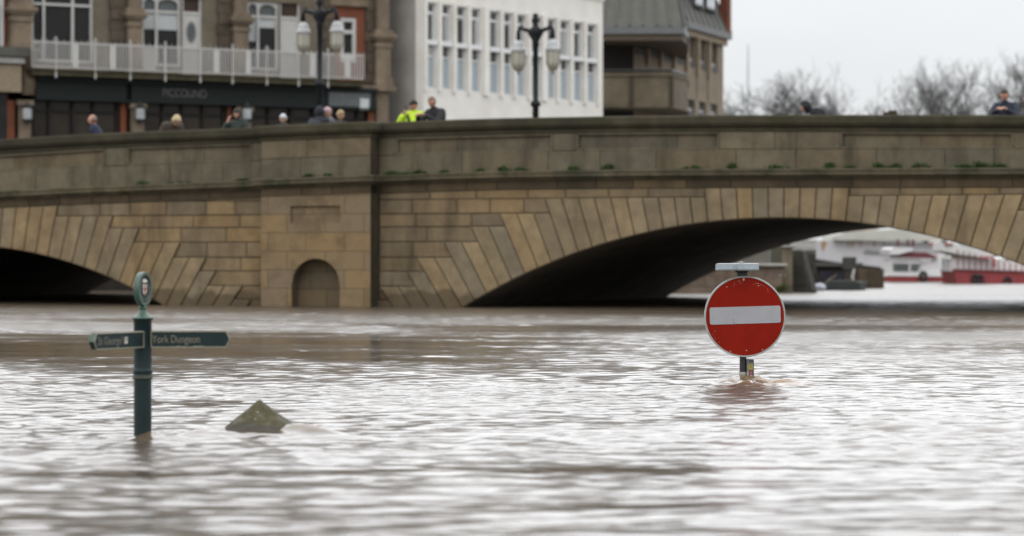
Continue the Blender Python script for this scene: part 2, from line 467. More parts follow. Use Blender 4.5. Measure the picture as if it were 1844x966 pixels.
def make_water():
    t_in = np.linspace(-.30, .30, 640)
    t_l = -np.geomspace(8, .305, 30); t_r = -t_l[::-1]
    T = np.concatenate([t_l, t_in, t_r])
    rows = np.concatenate([np.arange(-15, 7, .5), np.arange(7, 22, .035), np.arange(22, 34, .06), np.arange(34, 62, .1),
                           np.arange(62, 130, .5), np.geomspace(130, 1500, 40)])
    X = (rows[:, None] + 20) * T[None, :]
    Y = np.repeat(rows[:, None], len(T), 1)
    st = np.gradient(rows)[:, None] * np.ones_like(X)
    st = np.where(np.abs(T)[None, :] > .302, 9, st)
    Z = water_heights(X, Y, st)
    nr, nc = X.shape
    me = bpy.data.meshes.new("water")
    co = np.stack([X, Y, Z], -1).reshape(-1, 3).astype(np.float32)
    me.vertices.add(nr * nc); me.vertices.foreach_set("co", co.ravel())
    i = np.arange(nr - 1)[:, None] * nc + np.arange(nc - 1)[None, :]
    q = np.stack([i, i + 1, i + nc + 1, i + nc], -1).reshape(-1, 4).astype(np.int32)
    nf = len(q)
    me.loops.add(nf * 4); me.loops.foreach_set("vertex_index", q.ravel())
    me.polygons.add(nf)
    me.polygons.foreach_set("loop_start", np.arange(nf, dtype=np.int32) * 4)
    me.polygons.foreach_set("use_smooth", np.ones(nf, dtype=bool))
    me.update(calc_edges=True)
    o = bpy.data.objects.new("water", me); COL.objects.link(o)
    tag(o, "brown flood water of the swollen river, choppy, mirroring the white sky", kind="structure")
    at = me.attributes.new("chop", 'FLOAT', 'POINT')
    at.data.foreach_set("value", water_heights.mask.astype(np.float32).ravel())
    at = me.attributes.new("silt", 'FLOAT', 'POINT')
    at.data.foreach_set("value", water_heights.silt.astype(np.float32).ravel())
    m, N, L, b = newmat("flood_water")
    b.inputs["Base Color"].default_value = (.066, .049, .033, 1)
    b.inputs["Roughness"].default_value = .07
    b.inputs["IOR"].default_value = 1.8
    ge = N.new("ShaderNodeNewGeometry")
    sa = N.new("ShaderNodeAttribute"); sa.attribute_name = "silt"      # mud stirred up round the posts
    sm = N.new("ShaderNodeMixRGB"); sm.inputs[1].default_value = (.066, .049, .033, 1); sm.inputs[2].default_value = (.23, .150, .085, 1)
    L.new(sa.outputs["Fac"], sm.inputs[0]); L.new(sm.outputs[0], b.inputs["Base Color"])
    si = N.new("ShaderNodeMapRange"); si.inputs["To Min"].default_value = 1.8; si.inputs["To Max"].default_value = 1.2
    L.new(sa.outputs["Fac"], si.inputs["Value"]); L.new(si.outputs[0], b.inputs["IOR"])
    def slopes(sx, sy, amp, detail=3):
        mp = N.new("ShaderNodeMapping"); mp.inputs["Scale"].default_value = (sx, sy, 1)
        L.new(ge.outputs["Position"], mp.inputs[0])
        no = N.new("ShaderNodeTexNoise"); no.inputs["Scale"].default_value = 1; no.inputs["Detail"].default_value = detail
        L.new(mp.outputs[0], no.inputs["Vector"])
        su = N.new("ShaderNodeVectorMath"); su.operation = 'SUBTRACT'; su.inputs[1].default_value = (.5, .5, .5)
        L.new(no.outputs["Color"], su.inputs[0])
        mu = N.new("ShaderNodeVectorMath"); mu.operation = 'MULTIPLY'; mu.inputs[1].default_value = (amp * .7, amp, 0)
        L.new(su.outputs[0], mu.inputs[0])
        return mu.outputs[0]
    a1 = slopes(4.0, 17.0, .70); a2 = slopes(.6, 3.4, .40)
    ad = N.new("ShaderNodeVectorMath"); ad.operation = 'ADD'; L.new(a1, ad.inputs[0]); L.new(a2, ad.inputs[1])
    ca = N.new("ShaderNodeAttribute"); ca.attribute_name = "chop"
    sc = N.new("ShaderNodeVectorMath"); sc.operation = 'SCALE'; L.new(ad.outputs[0], sc.inputs[0]); L.new(ca.outputs["Fac"], sc.inputs["Scale"])
    ad = sc
    rr = N.new("ShaderNodeMapRange"); rr.inputs["From Min"].default_value = .15; rr.inputs["From Max"].default_value = 1.5; rr.inputs["To Min"].default_value = .10; rr.inputs["To Max"].default_value = .30
    L.new(ca.outputs["Fac"], rr.inputs["Value"]); L.new(rr.outputs[0], b.inputs["Roughness"])
    a3 = N.new("ShaderNodeVectorMath"); a3.operation = 'ADD'
    L.new(ge.outputs["Normal"], a3.inputs[0]); L.new(ad.outputs[0], a3.inputs[1])
    nz = N.new("ShaderNodeVectorMath"); nz.operation = 'NORMALIZE'
    L.new(a3.outputs[0], nz.inputs[0]); L.new(nz.outputs[0], b.inputs["Normal"])
    me.materials.append(m)
make_water()

MAT_bank = plain("bank_paving", (.16, .15, .13), .9, .2, 1.5)
MAT_quay = brickwork("quay_stone", (.10, .085, .065), (.14, .115, .085), (.04, .035, .03), .7, .3)
mb = MB()
mb.prismz([(-140, 85.5), (8.8, 85.5), (12.5, 121), (15, 175), (-140, 175)], -2, 2.45, 0)
tag(mb.build("pavement", [MAT_bank]), kind="structure", label="paved street level on the bank behind the bridge")
mb = MB()
mb.prismz([(-900, 176), (15, 176), (900, 176), (900, 1400), (-900, 1400)], -2, 2.0, 0)
tag(mb.build("ground", [plain("far_ground", (.09, .085, .06), .95, .25, .05)]), kind="structure", label="flat far ground beyond the river")

# ------------------------------------------------------------------ the bridge
YAW = R(-20)
P0 = pt(670, 553, wy(553)); BR = Face(P0.x, P0.y, YAW)
BW = 16.0                                            # width of the bridge
PROJ = .48                                           # pilaster projection
def bz(px, py): return BR.z(px, py)
def bu(px, v=0): return BR.u(px, v)
def line(pts):
    us = [bu(p[0]) for p in pts]; zs = [bz(*p) for p in pts]
    def f(u):
        if u <= us[0]: return zs[0] + (u - us[0]) * .045
        if u >= us[-1]:
            return float(zs[-1] - .0016 * (u - us[-1]) ** 2)
        return float(np.interp(u, us, zs))
    return f
cop_top = line([(0, 251), (115, 244), (230, 238), (345, 234), (460, 230), (570, 225), (680, 221), (790, 216.5), (900, 213), (1100, 209.5), (1300, 207.5), (1500, 207), (1844, 207.5)])
str_top = line([(0, 345), (160, 337), (320, 331), (480, 325), (670, 317.5), (795, 312.5), (920, 309), (1150, 306), (1400, 304.5), (1844, 302.5)])
SH, CHH = .205, .25
str_bot = lambda u: str_top(u) - SH
cop_bot = lambda u: cop_top(u) - CHH

def circle3(pts):
    (x1, y1), (x2, y2), (x3, y3) = pts
    A = np.array([[2*(x2-x1), 2*(y2-y1)], [2*(x3-x1), 2*(y3-y1)]])
    B = np.array([x2**2-x1**2+y2**2-y1**2, x3**2-x1**2+y3**2-y1**2])
    c = np.linalg.solve(A, B); return c[0], c[1], math.hypot(x1-c[0], y1-c[1])
def fit_circle(pix):
    P = np.array([(bu(*p[:1]), bz(*p)) for p in pix])
    A = np.c_[2*P, np.ones(len(P))]; B = (P**2).sum(1)
    s = np.linalg.lstsq(A, B, rcond=None)[0]
    return s[0], s[1], math.sqrt(s[2] + s[0]**2 + s[1]**2)
ARC_C = fit_circle([(852, 553), (945, 489), (1022, 455), (1094, 432), (1205, 411), (1305, 401), (1400, 399), (1500, 402), (1590, 409), (1695, 430), (1844, 474)])
ARC_L = fit_circle([(292, 549), (214, 509), (181, 492), (120, 471), (60, 457), (0, 446)])
PU0, PU1 = bu(470, -PROJ), bu(667, -PROJ)            # pilaster edges
uc = ARC_C[0]
print("arches", ARC_C, ARC_L, "pilaster", PU0, PU1)
mir = lambda u: 2 * uc - u
ARC_R = (mir(ARC_L[0]), ARC_L[1], ARC_L[2])
ARCS = [ARC_L, ARC_C, ARC_R]
PILS = [(PU0, PU1), (mir(PU1), mir(PU0))]
U0, U1 = ARC_L[0] - 18, ARC_R[0] + 18
def arch_z(u):
    for c, z, r in ARCS:
        if abs(u - c) < r:
            q = z + math.sqrt(r*r - (u-c)**2)
            if q > -1.2: return q
    return -1.2

def clip(poly, a, b, c):
    """keep a*x+b*y<=c"""
    out = []
    for i in range(len(poly)):
        p, q = poly[i], poly[(i+1) % len(poly)]
        dp, dq = a*p[0]+b*p[1]-c, a*q[0]+b*q[1]-c
        if dp <= 0: out.append(p)
        if (dp < 0 < dq) or (dq < 0 < dp):
            t = dp / (dp - dq); out.append((p[0]+t*(q[0]-p[0]), p[1]+t*(q[1]-p[1])))
    return out
def area(poly): return .5 * sum(poly[i][0]*poly[(i+1) % len(poly)][1]-poly[(i+1) % len(poly)][0]*poly[i][1] for i in range(len(poly)))
def inset(poly, d):
    n = len(poly); L = []
    for i in range(n):
        p, q = poly[i], poly[(i+1) % n]
        dx, dz = q[0]-p[0], q[1]-p[1]; l = math.hypot(dx, dz)
        if l < 1e-6: continue
        nx, nz = dz/l, -dx/l
        L.append((nx, nz, nx*p[0]+nz*p[1]-d))
    out = poly
    for a, b, c in L: out = clip(out, a, b, c)
    return out
def clean(poly):
    out = []
    for p in poly:
        if not out or math.hypot(p[0]-out[-1][0], p[1]-out[-1][1]) > .004: out.append(p)
    while len(out) > 2 and math.hypot(out[0][0]-out[-1][0], out[0][1]-out[-1][1]) < .004: out.pop()
    return out
def block(mb, poly, yf, yb, gap=.010, ch=.020, tint=None, mat=0):
    """a dressed stone: chamfered face at yf, running back to yb"""
    poly = clean(poly)
    if len(poly) < 3: return
    if area(poly) < 0: poly = poly[::-1]
    a = clean(inset(poly, gap))
    if len(a) < 3 or area(a) < .006: return
    ce = Vector((sum(p[0] for p in a)/len(a), sum(p[1] for p in a)/len(a)))
    ext = min(max(p[0] for p in a)-min(p[0] for p in a), max(p[1] for p in a)-min(p[1] for p in a))
    k = []
    for p in a:                                      # chamfer by moving towards the centre
        d = ce - Vector(p); l = d.length
        k.append(tuple(Vector(p) + d * min(.45, ch * 1.25 / max(l, .02))))
    n = len(a); t = random.random() if tint is None else tint
    vs = [(p[0], yb, p[1]) for p in a] + [(p[0], yf + ch * .8, p[1]) for p in a] + [(p[0], yf, p[1]) for p in k]
    fs = [tuple(range(2*n, 3*n))]
    for i in range(n):
        j = (i+1) % n
        fs += [(i, j, n+j, n+i), (n+i, n+j, 2*n+j, 2*n+i)]
    mb.add(vs, fs, mat, t)

ST_V = stone("voussoir_stone", [(.212, .160, .094), (.165, .132, .084), (.240, .178, .100), (.195, .154, .098), (.230, .160, .082), (.165, .137, .094)], 1.9, stain=(.075, .056, .034), stain_amt=.62, tide=.30)
ST_S = stone("spandrel_stone", [(.188, .137, .077), (.148, .114, .070), (.210, .147, .077), (.134, .107, .072), (.206, .138, .066), (.172, .138, .094)], 1.7, stain=(.055, .041, .025), stain_amt=.7, tide=.34)
ST_P = stone("parapet_stone", [(.118, .101, .068), (.100, .088, .062), (.132, .111, .074), (.108, .094, .065), (.128, .100, .062), (.094, .084, .062)], 1.8, stain=(.030, .026, .016), stain_amt=.85)
ST_F = stone("shaded_stained_band", [(.060, .043, .025), (.085, .061, .034), (.050, .038, .024), (.110, .078, .042)], 1.6, stain=(.03, .024, .016), stain_amt=.75)  # stain plus the ledge's shade, both put into this dark colour
ST_C = stone("coping_stone", [(.044, .038, .024), (.055, .047, .029), (.038, .034, .022)], 1.4, stain=(.022, .020, .012), moss=(.030, .031, .015), stain_amt=.6)
ST_T = stone("ledge_stone", [(.098, .083, .053), (.075, .066, .044), (.112, .092, .057)], 1.5, stain=(.032, .028, .018), moss=(.034, .036, .018))
MORT = plain("dark_joint", (.088, .068, .045), .95, .25, 3)
ST_A = stone("vault_stone", [(.075, .064, .050), (.105, .088, .066)], 1.0, stain=(.02, .018, .014))
PIL_M = brickwork("pilaster_ashlar", (.210, .142, .070), (.165, .126, .080), (.07, .052, .032), .95, .42, .008, stain=(.072, .052, .031), samt=.7)

SHADE_ALGAE = stone("shaded_algae_stone", [(.040, .034, .022), (.052, .042, .026), (.034, .031, .022)], 1.3, stain=(.018, .018, .011), moss=(.026, .030, .013))  # algae and the shade of the return faces, both in the colour

bridge = thing("stone_bridge", "long sandstone arch bridge crossing the whole picture above the flood", "bridge", (P0.x, P0.y, 0), YAW)

# courses (levels of the bed joints)
COURSES = [-1.25, -.90, -.55, -.20] + [bz(690, y) for y in (541, 516, 489, 464, 436, 409, 386, 360)] + [3.1, 3.5]
FRZ = .20                                             # band under the ledge, stain and ledge shade in its colour
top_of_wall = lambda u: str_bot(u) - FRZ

mbv = MB(); mbs = MB()
VW = .335
def do_arch(arc, side_lim):
    c, zc, r = arc
    dphi = VW / r
    n = int(1.1 / dphi)
    tops = {}
    mbv.cut()
    for sgn in (-1, 1):
        mbs.cut(); k = 0; bounds = []
        while True:
            a0, a1 = (k - .5 if k else -.5) * dphi, (k + .5) * dphi
            am = .5 * (a0 + a1)
            if zc + r * math.cos(am) < -1.2 or am > 1.3: break
            if k == 0 and sgn > 0: k += 1; continue
            Lw = 1.18 + .32 * min(1, am / .55)
            zt = zc + (r + Lw) * math.cos(am)
            ce = [z for z in COURSES if z <= zt]
            zt2 = max(ce) if ce else -1.25
            poly = []
            for rr, aa in ((r, a0), (r, a1), (r + 3.2, a1), (r + 3.2, a0)):
                poly.append((c + sgn * rr * math.sin(aa), zc + rr * math.cos(aa)))
            ucen = c + sgn * (r + .8) * math.sin(am)
            lim = top_of_wall(ucen)
            full = zt2 > lim - .12
            if full: zt2 = 99
            sl = (top_of_wall(ucen+.5) - top_of_wall(ucen-.5))
            poly = clip(poly if area(poly) > 0 else poly[::-1], 0, 1, zt2)
            if poly: poly = clip(poly, -sl, 1, lim - sl * ucen)
            if len(poly) > 2: block(mbv, poly, -.035 + random.uniform(-.006, .006), .06)
            bounds.append((a1, zt2))
            k += 1
        # spandrel courses on this side, from the side limit to the arch ring
        for i in range(len(COURSES) - 1):
            z0, z1 = COURSES[i], COURSES[i+1]
            ab = None
            for a1, zt in bounds:
                if zt >= z1 - 1e-6: ab = a1
            if ab is None: continue
            # radial line at angle ab : x = c + sgn*t*sin, z = zc + t*cos
            xa = c + sgn * (z0 - zc) * math.tan(ab); xb = c + sgn * (z1 - zc) * math.tan(ab)
            inner = (min(xa, xb) if sgn > 0 else max(xa, xb))
            lo, hi = (inner, side_lim[1]) if sgn > 0 else (side_lim[0], inner)
            if hi - lo < .05: continue
            x = lo; first = True
            cuts = [lo]
            while x < hi - .55:
                x += random.uniform(.75, 1.35)
                if x < hi - .4: cuts.append(x)
            cuts.append(hi)
            for j in range(len(cuts) - 1):
                poly = [(cuts[j], z0), (cuts[j+1], z0), (cuts[j+1], z1), (cuts[j], z1)]
                # keep outside of the radial line
                nx, nz = math.cos(ab), -sgn * math.sin(ab)
                cc = nx * c + nz * zc
                poly = clip(poly, -nx, -nz, -cc) if sgn > 0 else clip(poly, nx, nz, cc)
                um = .5 * (cuts[j] + cuts[j+1]); sl = top_of_wall(um+.5) - top_of_wall(um-.5)
                if len(poly) > 2: poly = clip(poly, -sl, 1, top_of_wall(um) - sl * um)
                if len(poly) > 2: block(mbs, poly, random.uniform(-.006, .008), .06, ch=.022)
do_arch(ARC_L, (U0, PU0)); do_arch(ARC_C, (PU1, PILS[1][0])); do_arch(ARC_R, (PILS[1][1], U1))
mbv.build_each("arch_ring", [ST_V], bridge)
mbs.build_each("spandrel_wall", [ST_S], bridge)

# frieze band blocks, jointing core, far face, vaults
mbf = MB()
def run_segments(v_off):                              # straight runs of wall with the given plane
    return
def band(mb, u0, u1, zlo, zhi, yf, yb, lmin, lmax, mat=0, ch=.015, gap=.006, skip=None):
    x = u0
    while x < u1 - .05:
        x2 = min(u1, x + random.uniform(lmin, lmax))
        if u1 - x2 < lmin * .5: x2 = u1
        block(mb, [(x, zlo(x)), (x2, zlo(x2)), (x2, zhi(x2)), (x, zhi(x))], yf, yb, gap, ch, mat=mat)
        x = x2
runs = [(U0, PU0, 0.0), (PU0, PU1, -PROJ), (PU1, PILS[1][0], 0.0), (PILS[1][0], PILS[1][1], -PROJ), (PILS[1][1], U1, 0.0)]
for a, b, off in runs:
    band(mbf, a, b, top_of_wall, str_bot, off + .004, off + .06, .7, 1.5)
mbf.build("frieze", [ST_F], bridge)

mbc = MB()
us = np.arange(U0, U1 + .01, .2)
for y in (.035, BW):
    for i in range(len(us) - 1):
        a, b = us[i], us[i+1]
        za, zb = arch_z(a), arch_z(b)
        if i == 0: mbc.cut()
        mbc.add([(a, y, za), (b, y, zb), (b, y, str_bot(b) + .05), (a, y, str_bot(a) + .05)], [(0, 1, 2, 3)], 0)
mbc.build_each("wall_core", [MORT], bridge, fix=False)
mba = MB()
for c, zc, r in ARCS:
    mba.cut()
    amax = math.acos(max(-1, min(1, (-1.2 - zc) / r)))
    na = 44; ny = 12
    for i in range(na):
        a0, a1 = -amax + 2*amax*i/na, -amax + 2*amax*(i+1)/na
        for j in range(ny):
            y0, y1 = .03 + (BW-.03)*j/ny, .03 + (BW-.03)*(j+1)/ny
            mba.add([(c+r*math.sin(a0), y0, zc+r*math.cos(a0)), (c+r*math.sin(a1), y0, zc+r*math.cos(a1)),
                     (c+r*math.sin(a1), y1, zc+r*math.cos(a1)), (c+r*math.sin(a0), y1, zc+r*math.cos(a0))], [(0, 1, 2, 3)], 0, random.random())
mba.build_each("vault", [ST_A], bridge, fix=False)

# pilasters with sunk panel and arched niche
def pilaster(u0, u1, flip=False):
    y = -PROJ
    mbp = MB(); mbn = MB()
    up = (lambda p: mir(bu(p, y))) if flip else (lambda p: bu(p, y))
    n0, n1 = sorted((up(525), up(612))); q0, q1 = sorted((up(523), up(613)))
    nc, nr = .5*(n0+n1), .5*(n1-n0)
    nz = BR.z(568, 466, y) - nr                        # springing of the niche
    pz0, pz1 = BR.z(568, 402, y), BR.z(568, 371, y)
    cols = sorted(set([u0, u1, q0, q1] + list(np.linspace(n0, n1, 25))))
    zt = top_of_wall
    for i in range(len(cols)-1):
        a, b = cols[i], cols[i+1]; m = .5*(a+b)
        segs = []
        za = zb = -1.3
        if n0 < m < n1:
            f = lambda x: nz + math.sqrt(max(0, nr*nr-(x-nc)**2)); za, zb = f(a), f(b)
        if q0 < m < q1:
            segs = [(za, zb, pz0, pz0), (pz1, pz1, zt(a), zt(b))]
        else: segs = [(za, zb, zt(a), zt(b))]
        for s0, s1, e0, e1 in segs:
            mbp.add([(a, y, s0), (b, y, s1), (b, y, e1), (a, y, e0)], [(0, 1, 2, 3)])
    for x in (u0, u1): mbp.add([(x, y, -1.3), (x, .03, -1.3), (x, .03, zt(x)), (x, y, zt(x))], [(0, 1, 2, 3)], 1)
    d = .07                                            # sunk panel
    mbp.add([(q0, y, pz0), (q1, y, pz0), (q1, y, pz1), (q0, y, pz1), (q0, y+d, pz0), (q1, y+d, pz0), (q1, y+d, pz1), (q0, y+d, pz1)],
            [(4, 5, 6, 7), (0, 1, 5, 4), (1, 2, 6, 5), (2, 3, 7, 6), (3, 0, 4, 7)])
    d = .34                                            # niche
    prof = [(n0, -1.3)] + [(nc - nr*math.cos(t), nz + nr*math.sin(t)) for t in np.linspace(0, math.pi, 21)] + [(n1, -1.3)]
    k = len(prof)
    mbn.add([(p[0], y, p[1]) for p in prof] + [(p[0], y+d, p[1]) for p in prof],
            [(i, i+1, k+i+1, k+i) for i in range(k-1)] + [tuple(range(k, 2*k))])
    po = mbp.build("pilaster", [PIL_M, SHADE_ALGAE], bridge)
    mbn.build("niche", [brickwork("niche_stone", (.115, .083, .047), (.09, .07, .044), (.045, .036, .024), .8, .4, .01)], po)
pilaster(PU0, PU1); pilaster(PILS[1][0], PILS[1][1], True)

# parapet: plain lower course, upper course with sunk panels, stepping forward over the pilasters
mbp = MB(); mbpc = MB()
mid = lambda u: str_top(u) + (cop_bot(u) - str_top(u)) * .47
fasc = lambda u: cop_bot(u) - .10
def upx(p): return bu(p)
pan = [(-200, 190), (228, 455), (712, 996), (1037, 1296), (1512, 1826), (1870, 2160), (2200, 2480)]
pan = [(upx(a), upx(b)) for a, b in pan]
TH = .42
for a, b, off in runs:
    band(mbp, a, b, str_top, mid, off, off + .1, .9, 2.1, ch=.008, gap=.005)
    x = a
    edges = sorted([a, b] + [e for p in pan for e in p if a < e < b])
    for i in range(len(edges)-1):
        e0, e1 = edges[i], edges[i+1]; m = .5*(e0+e1)
        inpan = any(p[0] < m < p[1] for p in pan)
        if inpan:
            lo = lambda u: mid(u) + .03; hi = lambda u: fasc(u) - .02
            band(mbp, e0 + .03, e1 - .03, lo, hi, off + .075, off + .14, 1.3, 2.4, ch=.006, gap=.004)
            for z0, z1 in ((lambda u: mid(u), lambda u: mid(u)+.05), (lambda u: fasc(u)-.05, lambda u: fasc(u))):
                block(mbp, [(e0, z0(e0)), (e1, z0(e1)), (e1, z1(e1)), (e0, z1(e0))], off, off+.14, .002, .012, .3)
            for q in (e0, e1 - .06):
                block(mbp, [(q, mid(q)+.05), (q+.06, mid(q)+.05), (q+.06, fasc(q)-.05), (q, fasc(q)-.05)], off, off+.14, .001, .012, .3)
        else:
            band(mbp, e0, e1, mid, fasc, off, off + .1, .8, 1.9, ch=.008, gap=.005)
    # solid body behind the facing
    st = np.arange(a, b + .001, max(.3, (b-a)/max(1, round((b-a)/1.0))))
    for i in range(len(st)-1):
        p, q = st[i], st[i+1]
        vs = []
        for y in (off + .11, TH):
            vs += [(p, y, str_bot(p)), (q, y, str_bot(q)), (q, y, cop_bot(q)), (p, y, cop_bot(p))]
        mbpc.add(vs, [(0, 1, 2, 3), (7, 6, 5, 4)])
mbp.build("parapet", [ST_P], bridge)
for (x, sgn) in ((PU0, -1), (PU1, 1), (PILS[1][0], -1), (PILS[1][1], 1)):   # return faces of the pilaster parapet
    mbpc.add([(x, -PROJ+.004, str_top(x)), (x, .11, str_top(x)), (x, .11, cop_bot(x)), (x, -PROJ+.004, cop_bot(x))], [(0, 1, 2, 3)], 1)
mbpc.build("parapet_core", [MORT, SHADE_ALGAE], bridge, fix=False)

def sweep(name, prof, zf, mats, parent):
    """moulding: profile of (projection, dz) carried along the wall and round the pilasters"""
    mb = MB()
    def path(p):
        P = []
        cur = U0
        for (a, b) in PILS:
            for x in np.arange(cur, a - .3, .6): P.append((x, -p, x))
            P += [(a - p, -p, a), (a - p, -PROJ - p, a)]
            for x in np.linspace(a + .1, b - .1, 4): P.append((x, -PROJ - p, x))
            P += [(b + p, -PROJ - p, b), (b + p, -p, b)]
            cur = b + .6
        for x in np.arange(cur, U1, .6): P.append((x, -p, x))
        return P
    rows = [[(u, y, zf(k) + dz) for u, y, k in path(p)] for p, dz in prof]
    n = len(rows[0])
    tints = []; t = .5
    for i in range(n):
        if i % 2 == 0: t = random.random()
        tints.append(t)
    for r in range(len(rows)-1):
        for i in range(n-1):
            mb.add([rows[r][i], rows[r][i+1], rows[r+1][i+1], rows[r+1][i]], [(0, 1, 2, 3)], 0, tints[i])
    return mb.build(name, mats, parent, fix=False)
sweep("string_course", [(-.06, -SH), (.04, -SH), (.05, -SH+.03), (.13, -SH+.06), (.15, -SH+.075), (.15, -.05), (.17, -.045), (.17, -.012), (.15, 0), (-.06, .02)], str_top, [ST_T], bridge)
sweep("coping", [(-.06, -CHH-.10), (.025, -CHH-.10), (.03, -CHH-.03), (.07, -CHH), (.10, -CHH+.02), (.13, -CHH+.07), (.135, -CHH+.075), (.135, -.045), (.11, -.01), (-.02, 0), (-.30, 0.0), (-.52, -.02), (-.54, -.06), (-.54, -CHH), (-.42, -CHH)], cop_top, [ST_C], bridge)

# deck
DECK = lambda u: cop_top(u) - 1.27
mbd = MB(); mbr = MB(); mbk = MB(); mbk2 = MB()
st = np.arange(U0, U1 + .01, 1.0)
for i in range(len(st)-1):
    a, b = st[i], st[i+1]
    for m, y0, y1, dz in ((mbk, TH, 3.0, 0), (mbr, 3.0, BW-3.0, -.13), (mbk2, BW-3.0, BW-.42, 0)):
        m.add([(a, y0, DECK(a)+dz), (b, y0, DECK(b)+dz), (b, y1, DECK(b)+dz), (a, y1, DECK(a)+dz)], [(0, 1, 2, 3)])
    for y, mk_ in ((3.0, mbk), (BW-3.0, mbk2)):
        mk_.add([(a, y, DECK(a)-.13), (b, y, DECK(b)-.13), (b, y, DECK(b)), (a, y, DECK(a))], [(0, 1, 2, 3)])
    vs = []
    for y in (BW-.42, BW+.05):
        vs += [(a, y, DECK(a)-.3), (b, y, DECK(b)-.3), (b, y, cop_top(b)), (a, y, cop_top(a))]
    mbd.add(vs, [(3, 2, 1, 0), (4, 5, 6, 7), (3, 2, 6, 7)])
mbr.build("roadway", [plain("asphalt", (.05, .05, .05), .9, .2, 3)], bridge, fix=False)
mbk.build("pavement", [plain("paving_slab", (.16, .15, .13), .9, .2, 2)], bridge, fix=False)
mbk2.build("pavement", [plain("paving_slab", (.16, .15, .13), .9, .2, 2)], bridge, fix=False)
mbd.build("far_parapet", [ST_P], bridge, fix=False)

# weeds rooted on the ledge
LEAF = plain("weed_leaf", (.050, .088, .020), .7, .3, 20)
def weed_mesh(seed, w, h):
    r = random.Random(seed); mb = MB()
    cs_ = [r.uniform(-.6, .6)*w for _ in range(3)]
    for _ in range(130):
        x = r.choice(cs_) + r.gauss(0, w*.16); y = r.uniform(-.05, .05)
        L = h * r.uniform(.4, 1.0) * max(.3, 1 - abs(x)/w); a = r.uniform(0, 6.28); ln = r.uniform(.2, .8)
        d = Vector((math.cos(a)*ln, math.sin(a)*ln*.6-.15, 1)).normalized()
        s = Vector((-math.sin(a), math.cos(a), 0)) * r.uniform(.014, .032)
        p = Vector((x, y, 0)); q = p + d*L*.6; e = p + d*L + Vector((0, 0, -L*.15))
        mb.add([p, q - s, e, q + s], [(0, 1, 2, 3)])
    return mb
weeds = [(258, .24, .10), (310, .16, .08), (335, .20, .10), (440, .26, .08), (560, .20, .10), (590, .26, .09), (705, .28, .10), (735, .24, .09), (757, .2, .1), (803, .2, .12), (866, .24, .14), (907, .2, .12), (938, .26, .13), (1034, .16, .10), (1096, .22, .13), (1247, .18, .12), (1321, .24, .15), (1393, .28, .15), (1495, .18, .11), (1530, .22, .10), (1576, .26, .14), (1614, .16, .11), (1660, .24, .14), (1712, .26, .14), (1738, .2, .10), (1765, .26, .12), (1800, .3, .14)]
for i, (px, w, h) in enumerate(weeds):
    on = 470 < px < 667
    u = bu(px, -PROJ if on else 0)
    _r = random.Random(i*3 + 1); o = weed_mesh(i, w*_r.uniform(.9, 1.9), h*_r.uniform(1.0, 2.1)).build("weed_tuft", [LEAF], fix=False)
    p = BR.world(u, (-PROJ if on else 0) - .07, str_top(u) - .004)
    o.location = p; o.rotation_euler = (0, 0, YAW)
    where = "left of the niche" if px < 470 else ("above the niche" if on else ("below the hi-vis jacket" if px < 960 else ("above the moored boats" if px > 1420 else "above the dark vault")))
    tag(o, f"small green weed tuft on the bridge ledge {where}", "weed", "weeds growing on the bridge ledge")

# ------------------------------------------------------------------ buildings behind the bridge
GLASS = glassy("dark_glass", (.018, .017, .017))
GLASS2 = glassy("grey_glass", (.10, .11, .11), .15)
BLUEP = plain("pale_blue_panel", (.34, .40, .43), .5, .08)
WHITE = plain("white_paint", (.41, .405, .39), .5, .06)
RENDER = plain("tan_render", (.135, .112, .080), .9, .2, 1.5)
TANST = stone("tan_dressed_stone", [(.19, .148, .105), (.16, .126, .090), (.21, .165, .115)], 2.2, stain=(.075, .058, .042))
DRKST = stone("weathered_quoin_stone", [(.10, .078, .057), (.075, .06, .045)], 2.0, stain=(.035, .027, .02))
REDBR = brickwork("red_brick", (.19, .048, .020), (.14, .040, .020), (.12, .08, .06), .23, .075, .008)
FASC = plain("dark_green_fascia", (.014, .018, .017), .6, .15, spec=.15)
SHOPF = plain("shopfront_frame", (.020, .018, .016), .6, .2, spec=.15)
SLATE = plain("grey_slate", (.070, .069, .058), .7, .18, 2)
BLIND = plain("white_blind", (.40, .415, .42), .8, .05)

A0 = pt(57, 300, 88)
FA = Face(A0.x, A0.y, R(28.6))
GR = 2.45
def za(px, py, v=0): return FA.z(px, py, v)
def ua(px, v=0): return FA.u(px, v)
z_rt, z_rb = za(57, 78), za(57, 128)                   # railing top and foot
A = thing("victorian_building", "tan stone Victorian building with white balcony above a dark shopfront", "building", (A0.x, A0.y, 0), FA.yaw)
UL, UR = ua(-70), ua(699)
z_top = 12.2
